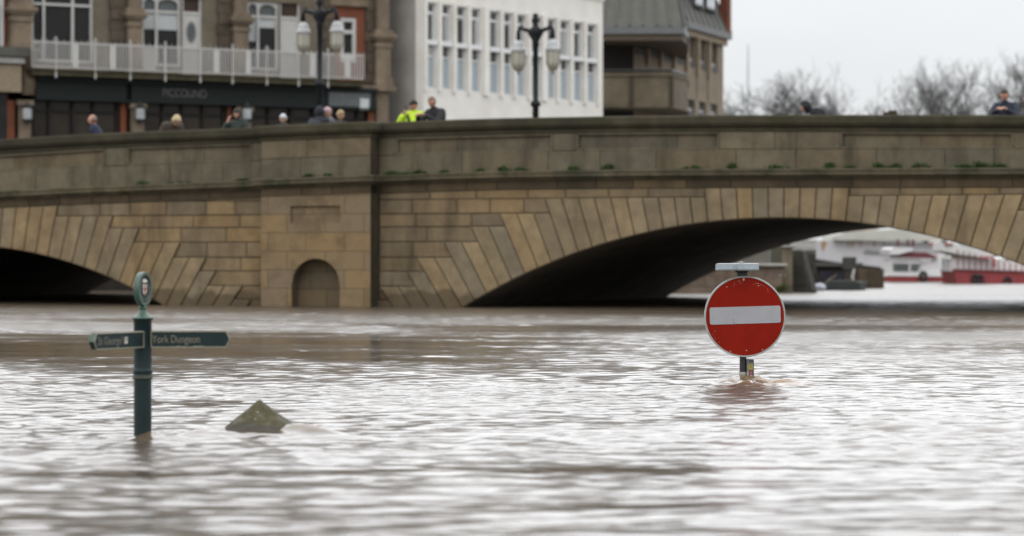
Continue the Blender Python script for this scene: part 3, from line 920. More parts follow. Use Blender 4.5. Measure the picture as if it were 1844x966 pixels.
# wall with openings
wins = [(57, 168, 'w3'), (256, 326, 'w2'), (328, 364, 'door'), (445, 502, 'w2'), (504, 541, 'door'), (612, 640, 'small')]
z_sill = z_rb + .45; z_tr = za(290, 21); z_hd = za(290, -6)
mb = MB()
ops = []
for a, b, k in wins:
    zs = z_rb if k == 'door' else (z_rb + .35 if k != 'small' else z_rb + .75)
    zh = z_hd if k != 'small' else za(625, 33)
    ops.append((ua(a), ua(b), zs, zh))
def wall_with_holes(mb, u0, u1, z0, z1, y, ops, mat=0):
    xs = sorted(set([u0, u1] + [o[0] for o in ops] + [o[1] for o in ops]))
    for i in range(len(xs)-1):
        a, b = xs[i], xs[i+1]; m = .5*(a+b); cur = z0
        for o in sorted([o for o in ops if o[0] < m < o[1]], key=lambda o: o[2]):
            if o[2] > cur: mb.add([(a, y, cur), (b, y, cur), (b, y, o[2]), (a, y, o[2])], [(0, 1, 2, 3)], mat)
            cur = o[3]
        if cur < z1: mb.add([(a, y, cur), (b, y, cur), (b, y, z1), (a, y, z1)], [(0, 1, 2, 3)], mat)
    for o in ops:
        a, b, c, d = o; e = y + .25
        mb.add([(a, y, c), (b, y, c), (b, y, d), (a, y, d), (a, e, c), (b, e, c), (b, e, d), (a, e, d)],
               [(0, 1, 5, 4), (1, 2, 6, 5), (2, 3, 7, 6), (3, 0, 4, 7)], mat)
wall_with_holes(mb, ua(15), UR, z_rb - .3, z_top, 0, ops)
mb.box(ua(15), UR, .9, 10, z_rb - .3, z_top - .1, 1)
mb.box(ua(15), UR, 1.4, 10, GR - .2, z_rb - .3, 1)
mb.add([(UR, 0, GR), (UR, 10, GR), (UR, 10, z_top), (UR, 0, z_top)], [(0, 1, 2, 3)], 0)
mb.build("wall", [RENDER, SHOPF], A)
mb = MB(); mb.box(ua(15) - .3, UR + .3, -.5, 10.2, z_top, z_top + .35)
mb.prism([(ua(15), z_top + .35), (UR, z_top + .35), (UR - 2, z_top + 2.5), (ua(15) + 2, z_top + 2.5)], 0, 10)
mb.build("roof", [SLATE], A)
# red brick panel round the small window
mb = MB()
s0, s1, s2, s3 = ops[-1]
x0, x1 = ua(600), ua(655)
zc = za(625, 12)
mb.box(x0, s0, -.06, .0, z_rb, zc); mb.box(s1, x1, -.06, .0, z_rb, zc); mb.box(s0, s1, -.06, .0, s3, zc); mb.box(s0, s1, -.06, .0, z_rb, s2)
mb.box(x0, x1, -.12, .0, zc + .28, z_top - 1)
mb.build("brick_panel", [REDBR], A)
mb = MB(); mb.box(x0 - .2, x1 + .1, -.2, .0, zc, zc + .26); mb.build("lintel", [TANST], A)
# windows: frame with mullions and transom, glass behind, blinds
def framed(parent, u0, u1, z0, z1, mull, trans, v, name="window", t=.09, glass=GLASS, arch=False):
    mb = MB()
    mb.box(u0, u0+t, v-.05, v+.05, z0, z1); mb.box(u1-t, u1, v-.05, v+.05, z0, z1)
    mb.box(u0+t, u1-t, v-.05, v+.05, z0, z0+t); mb.box(u0+t, u1-t, v-.05, v+.05, z1-t, z1)
    xs = [u0+t] + list(mull) + [u1-t]
    for m in mull: mb.box(m-t/2, m+t/2, v-.06, v+.04, z0+t, z1-t)
    for q in trans:
        for i in range(len(xs)-1):
            mb.box(xs[i] + (t/2 if i else 0), xs[i+1] - (t/2 if i < len(mull) else 0), v-.05, v+.05, q-t/2, q+t/2)
    if arch and trans:                                 # segmental heads in the top lights
        for i in range(len(xs)-1):
            a, b = xs[i] + (t/2 if i else 0), xs[i+1] - (t/2 if i < len(mull) else 0)
            r = (b-a)/2; zz = z1 - t - .2
            for sg in (0, 1):
                P = [(a if sg == 0 else b, z1 - t)]
                for k in range(7):
                    an = math.pi - k*math.pi/12 if sg == 0 else k*math.pi/12
                    P.append(((a+b)/2 + r*math.cos(an), zz + .2*math.sin(an)))
                P.append(((a+b)/2, z1 - t))
                mb.prism(P, v-.045, v+.045)
    w = mb.build(name, [WHITE], parent)
    mb = MB(); mb.box(u0+.01, u1-.01, v+.06, v+.09, z0+.01, z1-.01)
    mb.build("pane", [glass], w)
    if arch:
        mb = MB(); mb.box(u0+.02, u1-.02, v+.052, v+.058, trans[0], z1-.02); mb.build("top_pane", [GLASS2], w)  # sky reflection in the top lights put into a grey sheet
    return w
def blind(w, u0, u1, z0, z1, v):
    mb = MB()
    n = max(2, int((u1-u0)/.12))
    for i in range(n):
        a, b = u0+(u1-u0)*i/n, u0+(u1-u0)*(i+1)/n
        mb.box(a, b, v+.015+.012*(i % 2), v+.03+.012*(i % 2), z0, z1)
    mb.build("blind", [BLIND], w)
V = .12
a, b, c, d = ops[0]
framed(A, a, b, c, d, [ua(80), ua(132)], [za(100, 8)], V)
o = ops[1]; w = framed(A, *o, [ua(283)], [z_tr], V, arch=True)
blind(w, ua(256)+.09, ua(283)-.05, za(270, 52), z_tr-.05, V); blind(w, ua(283)+.05, ua(326)-.09, za(305, 54), z_tr-.05, V)
o = ops[3]; w = framed(A, *o, [ua(466)], [z_tr], V, arch=True)
blind(w, ua(445)+.09, ua(466)-.05, za(455, 74), z_tr-.05, V); blind(w, ua(466)+.05, ua(502)-.09, za(480, 50), z_tr-.05, V)
framed(A, *ops[5], [], [za(625, 58)], -.0, t=.14)
for k, o in enumerate((ops[2], ops[4])):
    a, b, c, d = o
    zt = z_tr
    mb = MB()
    mb.box(a, a+.08, V-.05, V+.05, c, d); mb.box(b-.08, b, V-.05, V+.05, c, d); mb.box(a+.08, b-.08, V-.05, V+.05, zt-.05, zt+.05)
    mb.box(a+.08, b-.08, V-.02, V+.03, c, zt-.05)
    for zz in (c+.15, ):
        mb.box(a+.2, b-.2, V-.035, V-.02, zz, zz+.55)
    dr = mb.build("door", [WHITE], A)
    mb = MB(); mb.box(a+.05, b-.05, V+.06, V+.09, zt, d-.02); mb.build("top_light", [glassy("brown_glass", (.05, .03, .02))], dr)
    mb = MB(); mx = .5*(a+b); zz = za(346, 58) if k == 0 else za(522, 70)
    ring = lambda rx, rz: [(mx+rx*math.cos(t), zz+rz*math.sin(t)) for t in np.linspace(0, 2*math.pi, 24, endpoint=False)]
    if k == 0:
        mb.prism(ring(.19, .40), V-.035, V-.02, 0); mb.prism(ring(.13, .31), V-.05, V-.035, 1)
        mb.build("oval_light", [plain("grey_leading", (.16, .16, .16), .5), GLASS2], dr)
    mb = MB(); mb.tube([(b-.17, V-.02, c+1.0), (b-.17, V-.08, c+1.0), (b-.25, V-.08, c+1.0)], .014, 6); mb.build("handle", [plain("brass", (.3, .2, .08), .35, metallic=1)], dr)
# stone pilasters with moulded capitals, quoined jambs
def pier(u0, u1, zb, zcap, name="stone_pier"):
    mb = MB(); t = random.random()
    mb.box(u0, u1, -.32, -.01, zb, zcap-.35, 0, t)
    for i, (e, h0, h1) in enumerate(((.05, -.35, -.22), (.02, -.22, -.08), (.12, -.08, .02), (.18, .02, .14), (.08, .14, .30))):
        mb.box(u0-e, u1+e, -.32-e, -.01, zcap+h0, zcap+h1, 0, t)
    mb.box(u0+.04, u1-.04, -.30, -.01, zcap+.30, z_top-.01, 0, random.random())
    mb.box(u0-.06, u1+.06, -.38, -.01, zb-.001, zb+.3, 0, t)
    return mb.build(name, [TANST], A)
zc0 = za(35, 22)
pier(ua(17), ua(52), za(35, 92), zc0); pier(ua(226), ua(250), z_rb, zc0); pier(ua(416), ua(442), z_rb, zc0); pier(ua(672), ua(697), za(685, 155), zc0 - .35)
mb = MB()
for a, b in ((196, 224), (390, 414), (580, 600), (656, 671)):
    mb.cut(); z = z_rb; u0, u1 = ua(a), ua(b); k = 0
    while z < z_top - .4:
        e = .05 if k % 2 else 0
        mb.box(u0+e, u1-e*.5, -.10 - .03*(k % 2), -.004, z+.008, z+.38, 0, random.random()); z += .39; k += 1
mb.build_each("quoins", [DRKST], A)
# balcony
bal = MB()
zb2 = z_rb
BV = -.95
bal.box(ua(60, BV), ua(654, BV), BV, -.02, zb2-.20, zb2-.03); bal.box(ua(58, BV)-.05, ua(656, BV)+.05, BV-.1, -.02, zb2-.03, zb2)
balo = bal.build("balcony", [plain("mossy_balcony_slab", (.075, .062, .035), .9, .3, 3, dirt=(.035, .035, .018))], A)
mb = MB(); u0, u1 = ua(58, BV), ua(655, BV); zt = za(57, 80, BV); zl = FA.z(57, 126, BV)
RH = z_rt - z_rb
zt = zb2 + RH
mb.box(u0, u1, BV-.02, BV+.02, zt-.05, zt); mb.box(u0, u1, BV-.02, BV+.02, zb2+.06, zb2+.10)
n = int((u1-u0)/.105)
for i in range(n+1):
    x = u0 + (u1-u0)*i/n
    mb.box(x-.018, x+.018, BV-.015, BV+.015, zb2+.10, zt-.05)
    if i % 2: mb.box(x-.008, x+.008, BV-.008, BV+.008, zt, zt+.09)
for px in (100, 171, 234, 297, 360, 418, 480, 537, 590):
    x = ua(px, BV); mb.box(x-.03, x+.03, BV-.06, BV-.02, zb2-.28, zt+.10); mb.ball((x, BV-.04, zt+.13), .045, 8, 6)
for px in (135, 202, 390, 447, 563):
    x = ua(px, BV); mb.box(x-.11, x+.11, BV-.035, BV-.02, zb2+.10, zt-.05)
    mb.box(x-.14, x+.14, BV-.045, BV-.035, zt-.05, zt)
mb.build("railing", [WHITE], balo)
mb = MB()
for a, b in ((258, 282), (330, 362), (505, 535)):
    mb.cut(); mb.box(ua(a, BV), ua(b, BV), BV+.03, BV+.045, zb2+.12, zt-.06)
mb.cut(); mb.box(ua(612, BV), ua(638, BV), BV-.04, BV-.02, zt-.2, zt+.02); mb.box(ua(620, BV), ua(630, BV), BV-.04, BV-.02, zb2+.1, zt-.2)
mb.build_each("railing_panel", [WHITE], balo)
# shopfront
zf1, zf0 = zb2 - .22, za(60, 181)
mb = MB(); mb.box(ua(57), ua(219), -.5, -.02, zf0, zf1); mb.box(ua(228), ua(668), -.5, -.02, zf0-.001, zf1-.001); mb.box(ua(219), ua(228), -.3, -.02, zf0, zf1)
mb.box(ua(57), ua(668), -.62, -.5, zf1-.16, zf1-.02); mb.box(ua(57), ua(668), -.55, -.5, zf0, zf0+.08)
fas = mb.build("fascia", [FASC], A)
mb = MB(); mb.box(ua(592, -.5), ua(667, -.5), -.53, -.501, zf0+.1, zf1-.2); mb.build("lit_fascia_panel", [plain("lit_blue_fascia", (.085, .095, .10), .4)], fas)  # bluish light on the fascia's right end put into a panel
mb = MB(); mb.box(ua(648, -.53), ua(664, -.53), -.55, -.531, za(655, 198, -.5), za(655, 178, -.5)); mb.build("notice", [plain("white_notice", (.5, .54, .53), .5)], fas)
text_obj("lettering", "PICCOLINO", .42, plain("dull_grey_letter", (.105, .10, .095), .6), fas, (ua(292, -.5), -.508, .5*(zf0+zf1)-.03), (R(90), 0, 0), .006, (ua(383)-ua(292))/2.55)
zs1, zs0 = zf0 - .01, GR
mb = MB()
stops = [ua(57), ua(86), ua(128), ua(165), ua(208), ua(256), ua(290), ua(325), ua(362), ua(400), ua(448), ua(480), ua(520), ua(560), ua(605), ua(640), ua(668)]
for x in stops: mb.box(x-.05, x+.05, -.22, -.1, zs0, zs1)
for z in (zs0+.5, zs0+1.15, zs1-.35): mb.box(ua(57), ua(668), -.20, -.11, z-.035, z+.035)
mb.box(ua(57), ua(668), -.24, -.1, zs0, zs0+.45)
sf = mb.build("shopfront", [SHOPF], A)
mb = MB(); mb.box(ua(57), ua(668), -.1, -.06, zs0+.02, zs1); mb.build("shop_window", [glassy("shop_glass", (.032, .025, .018), .2)], sf)
def lit_pier(px0, px1, lamp):
    mb = MB(); a, b = ua(px0), ua(px1)
    mb.box(a, b, -.45, -.25, zs0, zs1 - .2, 0, .3); mb.box(a-.08, b+.08, -.52, -.25, zs1-.2, zs1-.02, 0, .6); mb.box(a-.05, b+.05, -.5, -.25, zs0, zs0+.4, 0, .2)
    p = mb.build("shopfront_pier", [TANST], A)
    mb = MB(); m = .5*(a+b); z = za(.5*(px0+px1), 208)
    mb.lathe([(.05, -.33), (.13, -.28), (.16, -.2), (.16, .25), (.19, .27), (.06, .38), (.02, .45)], 8, (m, -.66, z))
    mb.box(m-.03, m+.03, -.62, -.45, z+.3, z+.36)
    l = mb.build("wall_lantern", [plain("lantern_iron", (.03, .03, .03), .5)], p)
    mb = MB(); mb.lathe([(.167, -.16), (.167, .2)], 8, (m, -.66, z)); mb.build("lantern_glass", [plain("cloudy_lantern_glass", (.35, .37, .38), .3)], l)
lit_pier(28, 49, 1); lit_pier(230, 252, 1); lit_pier(421, 444, 1)
mb = MB()
for a, b in ((8, 22), (212, 222), (404, 411), (657, 668)): mb.cut(); mb.box(ua(a), ua(b), -.3, -.25, zs0, zs1-.03)
mb.build_each("brick_strip", [REDBR], A)
mb = MB(); a, b = ua(36), ua(58)                        # scrolled corbel under the end pier
P = [(-.1, za(45, 172)), (-.3, za(45, 172)), (-.42, za(45, 150)), (-.40, za(45, 130)), (-.62, za(45, 112)), (-.70, za(45, 97)), (-.1, za(45, 97))]
n = len(P); mb.add([(a, p[0], p[1]) for p in P] + [(b, p[0], p[1]) for p in P], [tuple(range(n)), tuple(range(2*n-1, n-1, -1))] + [((i+1) % n, i, n+i, n+(i+1) % n) for i in range(n)], 0, .4)
mb.box(a-.1, b+.1, -.78, -.02, za(45, 97), za(45, 90), 0, .2)
mb.build("corbel", [TANST], A)
mb = MB(); mb.box(ua(640), ua(703), -.5, -.02, za(670, 165), za(670, 156), 0, .7); mb.box(ua(672), ua(694), -.3, -.02, GR, za(670, 165), 0, .5); mb.box(ua(670), ua(700), -.42, -.02, za(685, 158), za(685, 150), 0, .8); mb.build("cornice", [TANST], A)

# the neighbouring shop cut by the left edge
N_ = thing("corner_shop", "red brick shop with cream fascia board at the left edge", "building", (A0.x, A0.y, 0), FA.yaw)
uL = UL - 6
mb = MB(); mb.box(uL, ua(15) - .02, 0, 10, GR - .2, z_top - 1); mb.build("wall", [REDBR], N_)
mb = MB(); mb.box(uL, ua(28), -.7, -.45, za(15, 168), za(15, 119)); f2 = mb.build("fascia", [plain("cream_fascia", (.22, .17, .11), .6, .1)], N_)
mb = MB(); mb.box(uL, ua(32), -.82, -.45, za(15, 117), za(15, 107)); mb.build("fascia_cap", [plain("grey_lead", (.30, .29, .27), .6)], f2)
mb = MB(); mb.box(uL, ua(40), -.9, 0, za(15, 105), za(15, 88)); mb.build("ledge", [SLATE], N_)
framed(N_, ua(-45), ua(5), z_rb + .6, z_hd + .5, [ua(-20)], [z_tr], -.06, t=.14)
mb = MB(); mb.box(uL, ua(7), -.3, -.05, GR, za(15, 170)); mb.build("shop_window", [GLASS], N_)
mb = MB(); mb.box(uL, ua(14), -.08, 10, z_top - 1, z_top - .7); mb.build("roof", [SLATE], N_)

# white modern office building
B0 = pt(762, 216, 95)
FB = Face(B0.x, B0.y, R(54.4))
zb_ = lambda px, py, v=0: FB.z(px, py, v)
ub = lambda px, v=0: FB.u(px, v)
B = thing("office_building", "white concrete office building with tall narrow windows between fins", "building", (B0.x, B0.y, 0), FB.yaw)
UB = ub(1085.5); ztp = zb_(1085, 2); zwt = zb_(1075, 45); zwb = zb_(769, 159)
CONC = plain("white_concrete", (.68, .665, .63), .8, .07, .9, dirt=(.58, .56, .51))
GREYW = plain("grey_side_render", (.33, .31, .285), .85, .12, 1.2)
groups = []
cs = [(769, 786), (795, 813), (821, 840), (847, 866), (882, 900), (904, 923), (929, 948), (956, 975), (983, 1001), (1006, 1025), (1031, 1050), (1055, 1074)]
mb = MB()
ops = [(ub(a), ub(b), zwb, zwt) for a, b in cs]
wall_with_holes(mb, -.01, UB, GR, ztp, 0, ops)
mb.add([(UB, 0, GR), (UB, 9, GR), (UB, 9, ztp), (UB, 0, ztp)], [(0, 1, 2, 3)]); mb.box(.02, UB-.02, .5, 9, GR, ztp-.05)
mb.build("wall", [CONC], B)
mb = MB(); mb.add([(-.012, .0, GR), (-.012, 9, GR), (-.012, 9, ztp), (-.012, 0, ztp)], [(0, 1, 2, 3)]); mb.box(-.02, .0, -.02, .35, GR, ztp, 1); mb.build("side_wall", [GREYW, CONC], B)
mb = MB(); mb.box(-.06, UB+.05, -.06, 9, ztp, ztp+.12); mb.build("parapet_coping", [CONC], B)
mb = MB()
for i, (a, b) in enumerate(cs[:-1]):
    m0, m1 = ub(b), ub(cs[i+1][0]); mm = .5*(m0+m1); w = .085 if (i+1) % 4 else .17
    mb.cut(); mb.box(mm-w, mm+w, -.10, -.004, zwb-.1, zwt+.1)
mb.cut(); mb.box(ub(769)-.22, ub(769)-.08, -.10, -.004, zwb-.1, zwt+.1); mb.cut(); mb.box(ub(1074)+.02, ub(1074)+.16, -.10, -.004, zwb-.1, zwt+.1)
mb.build_each("fin", [CONC], B)
H = zwt - zwb
FR = plain("window_frame_white", (.62, .63, .64), .5, .05)
MIDP = plain("mid_grey_glass", (.075, .078, .070), .25)
def office_window(u0, u1, blank):
    t = .06; v = .16
    mb = MB()
    lv = [zwb, zwb + H*.365, zwb + H*.385, zwb + H*.505, zwb + H*.565, zwb + H*.865, zwb + H*.895, zwt]
    mb.box(u0, u0+t, v-.05, v+.05, zwb, zwt); mb.box(u1-t, u1, v-.05, v+.05, zwb, zwt)
    for z0, z1 in ((zwb, zwb+t), (lv[1], lv[2]), (lv[3], lv[4]), (lv[5], lv[6]), (zwt-t, zwt)): mb.box(u0+t, u1-t, v-.05, v+.05, z0, z1)
    mb.box(u0-.02, u1+.02, -.06, v-.05, lv[3]+.01, lv[4]-.01)
    w = mb.build("window", [FR], B)
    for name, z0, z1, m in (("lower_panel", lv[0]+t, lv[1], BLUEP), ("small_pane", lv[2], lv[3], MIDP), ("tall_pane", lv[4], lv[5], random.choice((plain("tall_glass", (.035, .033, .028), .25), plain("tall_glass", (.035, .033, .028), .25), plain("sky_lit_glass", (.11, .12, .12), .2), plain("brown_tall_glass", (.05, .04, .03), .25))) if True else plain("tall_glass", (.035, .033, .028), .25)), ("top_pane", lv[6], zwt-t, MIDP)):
        if blank and name == "small_pane": m = WHITE
        mb = MB(); mb.box(u0+t, u1-t, v+.0, v+.03, z0+.004, z1-.004); mb.build(name, [m], w)
    mb = MB(); mb.box(u0+(u1-u0)*random.uniform(.48, .74), u1-t, v-.04, v-.005, lv[4]+.02+random.choice((0, 0, 0, .9)), lv[5]-.02); mb.build("curtain", [plain("pale_curtain", (.36, .365, .37), .8, .1)], w)
for i, (a, b) in enumerate(cs): office_window(ub(a), ub(b), i == 0)
mb = MB(); mb.box(-2.2, -.05, 2.0, 2.3, GR, zb_(762, 196)); mb.build("yard_wall", [plain("brown_yard_wall", (.05, .035, .025), .9)], B)

# brown building with the slate mansard roof
CD = 114.0 / 106.0
C0 = pt(1141, 216, 114)
FC = Face(C0.x, C0.y, R(68.5))
zcf = lambda px, py, v=0: FC.z(px, py, v)
ucf = lambda px, v=0: FC.u(px, v)
CB = thing("mansard_building", "brown concrete building with grey slate mansard roof and recessed windows", "building", (C0.x, C0.y, 0), FC.yaw)
cxl = lambda x, y: (((x - C0.x) * FC.c + (y - C0.y) * FC.s), (-(x - C0.x) * FC.s + (y - C0.y) * FC.c))
BRN = plain("brown_concrete", (.19, .15, .105), .85, .14, 1.2)
BRN2 = plain("light_brown_concrete", (.235, .185, .13), .85, .12, 1.2)
BRN3 = plain("stained_box_concrete", (.125, .103, .068), .9, .25, 1.0)
uB, uE = ucf(1141), ucf(1302.5)
z_s = zcf(1141, 87); z_h = zcf(1290, 80)
wpx = [(1144, 1160), (1167, 1184), (1191, 1208), (1215, 1231), (1238, 1251), (1258, 1271), (1278, 1292)]
z_low0, z_low1 = zcf(1265, 206), zcf(1265, 184)
ops = [(ucf(a), ucf(b), z_s, z_h) for a, b in wpx] + [(ucf(a), ucf(b), z_low0, z_low1) for a, b in wpx]
ez = z_h + .32
mb = MB()
wall_with_holes(mb, uB, uE, GR, ez, 0, ops)
mb.box(uB, uE - .02, .5, 12, GR, ez - .02)
mb.add([(uE, 0, GR), (uE, 12, GR), (uE, 12, ez), (uE, 0, ez)], [(0, 1, 2, 3)])
mb.build("wall", [BRN], CB)
for a, b, c, d in ops:
    if c > 6:
        mb = MB(); mb.box(a, b, .10, .2, c + .02, c + .22); mb.box(a, b, .16, .2, c + .22, d - .01, 1)
        mb.box(a, a+.05, .12, .16, c+.22, d-.01); mb.box(b-.05, b, .12, .16, c+.22, d-.01)
        w = mb.build("window", [plain("alu_sill", (.24, .23, .22), .4), plain("brown_pane", (.045, .030, .020), .2)], CB)
        mb = MB(); mb.box(a, b, -.03, .1, c - .24, c + .02); mb.build("sill", [plain("dark_sill", (.02, .02, .02), .6)], w)
    else:
        mb = MB(); mb.box(a, b, .15, .2, c, d); mb.box(a, b, .11, .15, c, c + .08); mb.box(.5*(a+b)-.03, .5*(a+b)+.03, .11, .15, c+.08, d); mb.build("window", [plain("low_window", (.03, .024, .018), .25)], CB)
mb = MB()
for i in range(len(wpx)-1):
    m = .5*(ucf(wpx[i][1]) + ucf(wpx[i+1][0])); mb.cut(); mb.box(m-.15, m+.15, -.16, -.004, z_s - .6, z_h)
mb.cut(); mb.box(uB, uE+.1, -.2, -.004, z_h + .002, ez)
mb.build_each("column", [BRN2], CB)
mb = MB()
for i in range(len(wpx)-1):
    m = .5*(ucf(wpx[i][1]) + ucf(wpx[i+1][0])); mb.cut(); mb.box(m-.03, m+.03, -.03, -.004, z_low1+.1, z_s-.65)
mb.build_each("panel_joint", [BRN3], CB)
def ribbed(mb, a0, a1, b0, b1, n, mat=0, rib=2):
    """a slope between eave a0-a1 and top b0-b1 with standing seams"""
    mb.add([a0, a1, b1, b0], [(0, 1, 2, 3)], mat)
    for i in range(n + 1):
        f = i / n; p = Vector(a0).lerp(Vector(a1), f); q = Vector(b0).lerp(Vector(b1), f)
        mb.tube([p + Vector((0, 0, .03)), q + Vector((0, 0, .03))], .055, 5, rib)
# main slope over the window wall
mb = MB()
th = 4.6
x0 = ucf(1205)
mb.box(x0, uE + .3, -.38, 12, ez + .002, ez + .30, 1)
ribbed(mb, (x0, -.36, ez + .30), (uE + .28, -.36, ez + .30), (x0, 1.5, ez + th), (uE - .3, 1.5, ez + th), 10)
mb.add([(uE + .28, -.36, ez + .30), (uE + .28, 12, ez + .30), (uE - .3, 10, ez + th), (uE - .3, 1.5, ez + th)], [(0, 1, 2, 3)])
mb.add([(x0, 1.5, ez + th), (uE - .3, 1.5, ez + th), (uE - .3, 10, ez + th), (x0, 10, ez + th)], [(0, 1, 2, 3)])
# lower front roof: eave level in front of the window wall
Ye = 110.8
e0, e1 = gz(72, Ye), gz(49, Ye)
fx_ = lambda px, Y: cxl(gx(px, Y), Y)
foot = [fx_(1060, Ye), fx_(1232, Ye), fx_(1240, 113.5), fx_(1240, 122.5), fx_(1060, 122.5)]
mb.prismz(foot, e1 - .30, e1, 1)
foot2 = [fx_(1062, Ye + .15), fx_(1230, Ye + .15), fx_(1237, 113.6), fx_(1237, 122), fx_(1062, 122)]
mb.prismz(foot2, e0, e1 - .301, 3)
tz = e1 + 4.5
top = [fx_(1095, 114.5), fx_(1200, 114.5), fx_(1203, 116), fx_(1203, 122), fx_(1095, 122)]
P = [(*p, e1 + .01) for p in foot]; T = [(*p, tz) for p in top]
ribbed(mb, P[0], P[1], T[0], T[1], 7); ribbed(mb, P[1], P[2], T[1], T[2], 1); ribbed(mb, P[2], P[3], T[2], T[3], 4); mb.add(T, [(0, 1, 2, 3, 4)])
rf = mb.build("roof", [SLATE, plain("lead_gutter", (.115, .120, .125), .55, .15), plain("slate_seam", (.072, .076, .068), .7), plain("eave_band", (.10, .078, .055), .8)], CB)
for a, b in ((1248, 1262), (1269, 1284)):
    u0, u1 = ucf(a), ucf(b); zz = ez + 1.35
    mb = MB(); mb.box(u0-.12, u1+.12, -.2, 1.6, zz-.12, zz); mb.box(u0-.12, u0, -.15, 1.5, zz, zz+2.2); mb.box(u1, u1+.12, -.15, 1.5, zz, zz+2.2); mb.box(u0-.14, u1+.14, -.2, 1.6, zz+2.2, zz+2.35)
    d_ = mb.build("dormer", [plain("dormer_slate", (.065, .065, .062), .6)], rf)
    mb = MB(); mb.box(u0 + .01, u1 - .01, -.10, -.06, zz + .02, zz+2.18); mb.box(.5*(u0+u1)-.03, .5*(u0+u1)+.03, -.13, -.101, zz+.02, zz+2.18, 1); mb.build("dormer_window", [plain("dormer_pane", (.66, .70, .76), .12), WHITE], d_)
mb = MB(); mb.box(uE-.30, uE+.27, -.34, .1, ez+.32, ez+th+.6); mb.build("end_gable", [REDBR], rf)
# open floor's shade as a dark panel, and the projecting box with a rail
p0, p1 = fx_(1062, 113.9), fx_(1141, 113.9)
mb = MB(); mb.prismz([p0, p1, fx_(1141, 114.4), fx_(1062, 114.4)], GR, e0 - .01); mb.build("opening_shade", [plain("recess_shade", (.016, .013, .011), .8)], CB)  # solid dark sheet carrying the shade of the recess
Yb = 111.6
xw0, xw1 = gx(1060, Yb), gx(1210, Yb)
z0, z1 = gz(194, Yb), gz(137, Yb)
bx = MB()
bx.prismz([fx_(1060, Yb), fx_(1210, Yb), fx_(1238, 114.5), fx_(1238, 120), fx_(1060, 120)], z0, z1)
bx.prismz([fx_(1060, Yb - .1), fx_(1211, Yb - .1), fx_(1240, 114.5), fx_(1240, 119.9), fx_(1060, 119.9)], z1, z1 + .12)
bo = bx.build("projecting_box", [BRN3], CB)
mb = MB()
ra, rb_, rc = [Vector((*fx_(*q), gz(127.5, Yb))) for q in ((1060, Yb + .1), (1209, Yb + .1), (1236, 114.5))]
mb.tube([ra, rb_, rc], .075, 6)
for t in np.linspace(0, 1, 5):
    p = ra.lerp(rb_, t); mb.tube([(p.x, p.y, z1 + .1), p], .03, 6)
mb.build("handrail", [plain("dark_rail", (.02, .02, .02), .5)], bo)
mb = MB()
for px in (1137, 1209):
    mb.cut(); mb.prismz([fx_(px - 4, Yb - .05), fx_(px + 4, Yb - .05), fx_(px + 4, Yb), fx_(px - 4, Yb)], z0+.05, z1-.02)
mb.build_each("stain_joint", [plain("dark_joint_strip", (.045, .036, .023), .9)], bo)

# ------------------------------------------------------------------ twin lantern lamp posts on the far pavement of the bridge
IRON = plain("black_iron", (.011, .012, .015), .5, .2, 8, spec=.2)
LGLASS = plain("cloudy_white_glass", (.33, .315, .265), .3, .08, 5)
LCAP = plain("silver_lamp_cap", (.36, .37, .37), .4, .15, 5)
def make_lamp(label, px, py_top, v):
    u = bu(px, v); w = BR.world(u, v, 0); z0 = DECK(u)
    dep = w.y; zt = gz(py_top, dep)
    H = zt - z0
    L = thing("street_lamp", label, "street lamp", (w.x, w.y, z0), YAW, "twin lantern lamps on the bridge")
    za_ = H - (30/4500.*dep)                             # height of the arm
    mb = MB()
    mb.lathe([(.26, 0), (.26, .1), (.22, .14), (.2, .7), (.24, .76), (.17, .84), (.13, 1.0), (.12, 1.5), (.17, 1.54), (.17, 1.6), (.10, 1.7), (.09, za_ - 2.2), (.15, za_ - 2.16), (.15, za_ - 2.08), (.08, za_ - 2.0), (.075, za_ - .5), (.11, za_ - .45), (.09, za_ - .3), (.14, za_ - .12), (.18, za_ + .02), (.1, za_ + .08), (.06, za_ + .18), (.13, za_ + .26), (.05, za_ + .36), (.1, za_ + .42), (.01, H)], 16)
    mb.build("post", [IRON], L, smooth=True)
    sp = 33/4500.*dep
    mb = MB()
    for s in (-1, 1):
        mb.tube([(0, 0, za_-.35), (s*.14, 0, za_-.12), (s*.24, 0, za_+.0), (s*sp*.9, 0, za_+.05), (s*sp, 0, za_-.02), (s*sp, 0, za_-.3)], [.07, .07, .06, .05, .055, .07], 8)
        mb.tube([(s*.3, 0, za_-.06), (s*.42, 0, za_+.16), (s*.52, 0, za_+.05)], .025, 6)
    mb.build("arms", [IRON], L, smooth=True)
    for s in (-1, 1):
        mb = MB(); c = (s*sp, 0, za_-.3)
        mb.lathe([(.03, -.90), (.07, -.86), (.13, -.80), (.175, -.72), (.19, -.66), (.185, -.30)], 8, c)
        g = mb.build("lantern", [LGLASS], L)
        mb = MB(); mb.lathe([(.215, -.31), (.215, -.25), (.18, -.2), (.15, -.08), (.09, .0), (.05, .03)], 12, c); mb.build("lantern_cap", [LCAP], g)
        mb = MB()
        for k in range(8):
            t = 2*math.pi*k/8 + math.pi/8
            cs_, sn_ = math.cos(t), math.sin(t)
            mb.tube([(c[0]+.07*cs_, c[1]+.07*sn_, c[2]-.86), (c[0]+.133*cs_, c[1]+.133*sn_, c[2]-.80), (c[0]+.195*cs_, c[1]+.195*sn_, c[2]-.66), (c[0]+.19*cs_, c[1]+.19*sn_, c[2]-.31)], .010, 4)
        mb.lathe([(.02, -.98), (.045, -.94), (.02, -.89)], 8, c)
        mb.build("glazing_bars", [plain("brass_bars", (.22, .19, .12), .5)], g)
    return L
make_lamp("twin lantern iron lamp post in front of the tan building's red brick end", 576, -8, BW - 1.0)
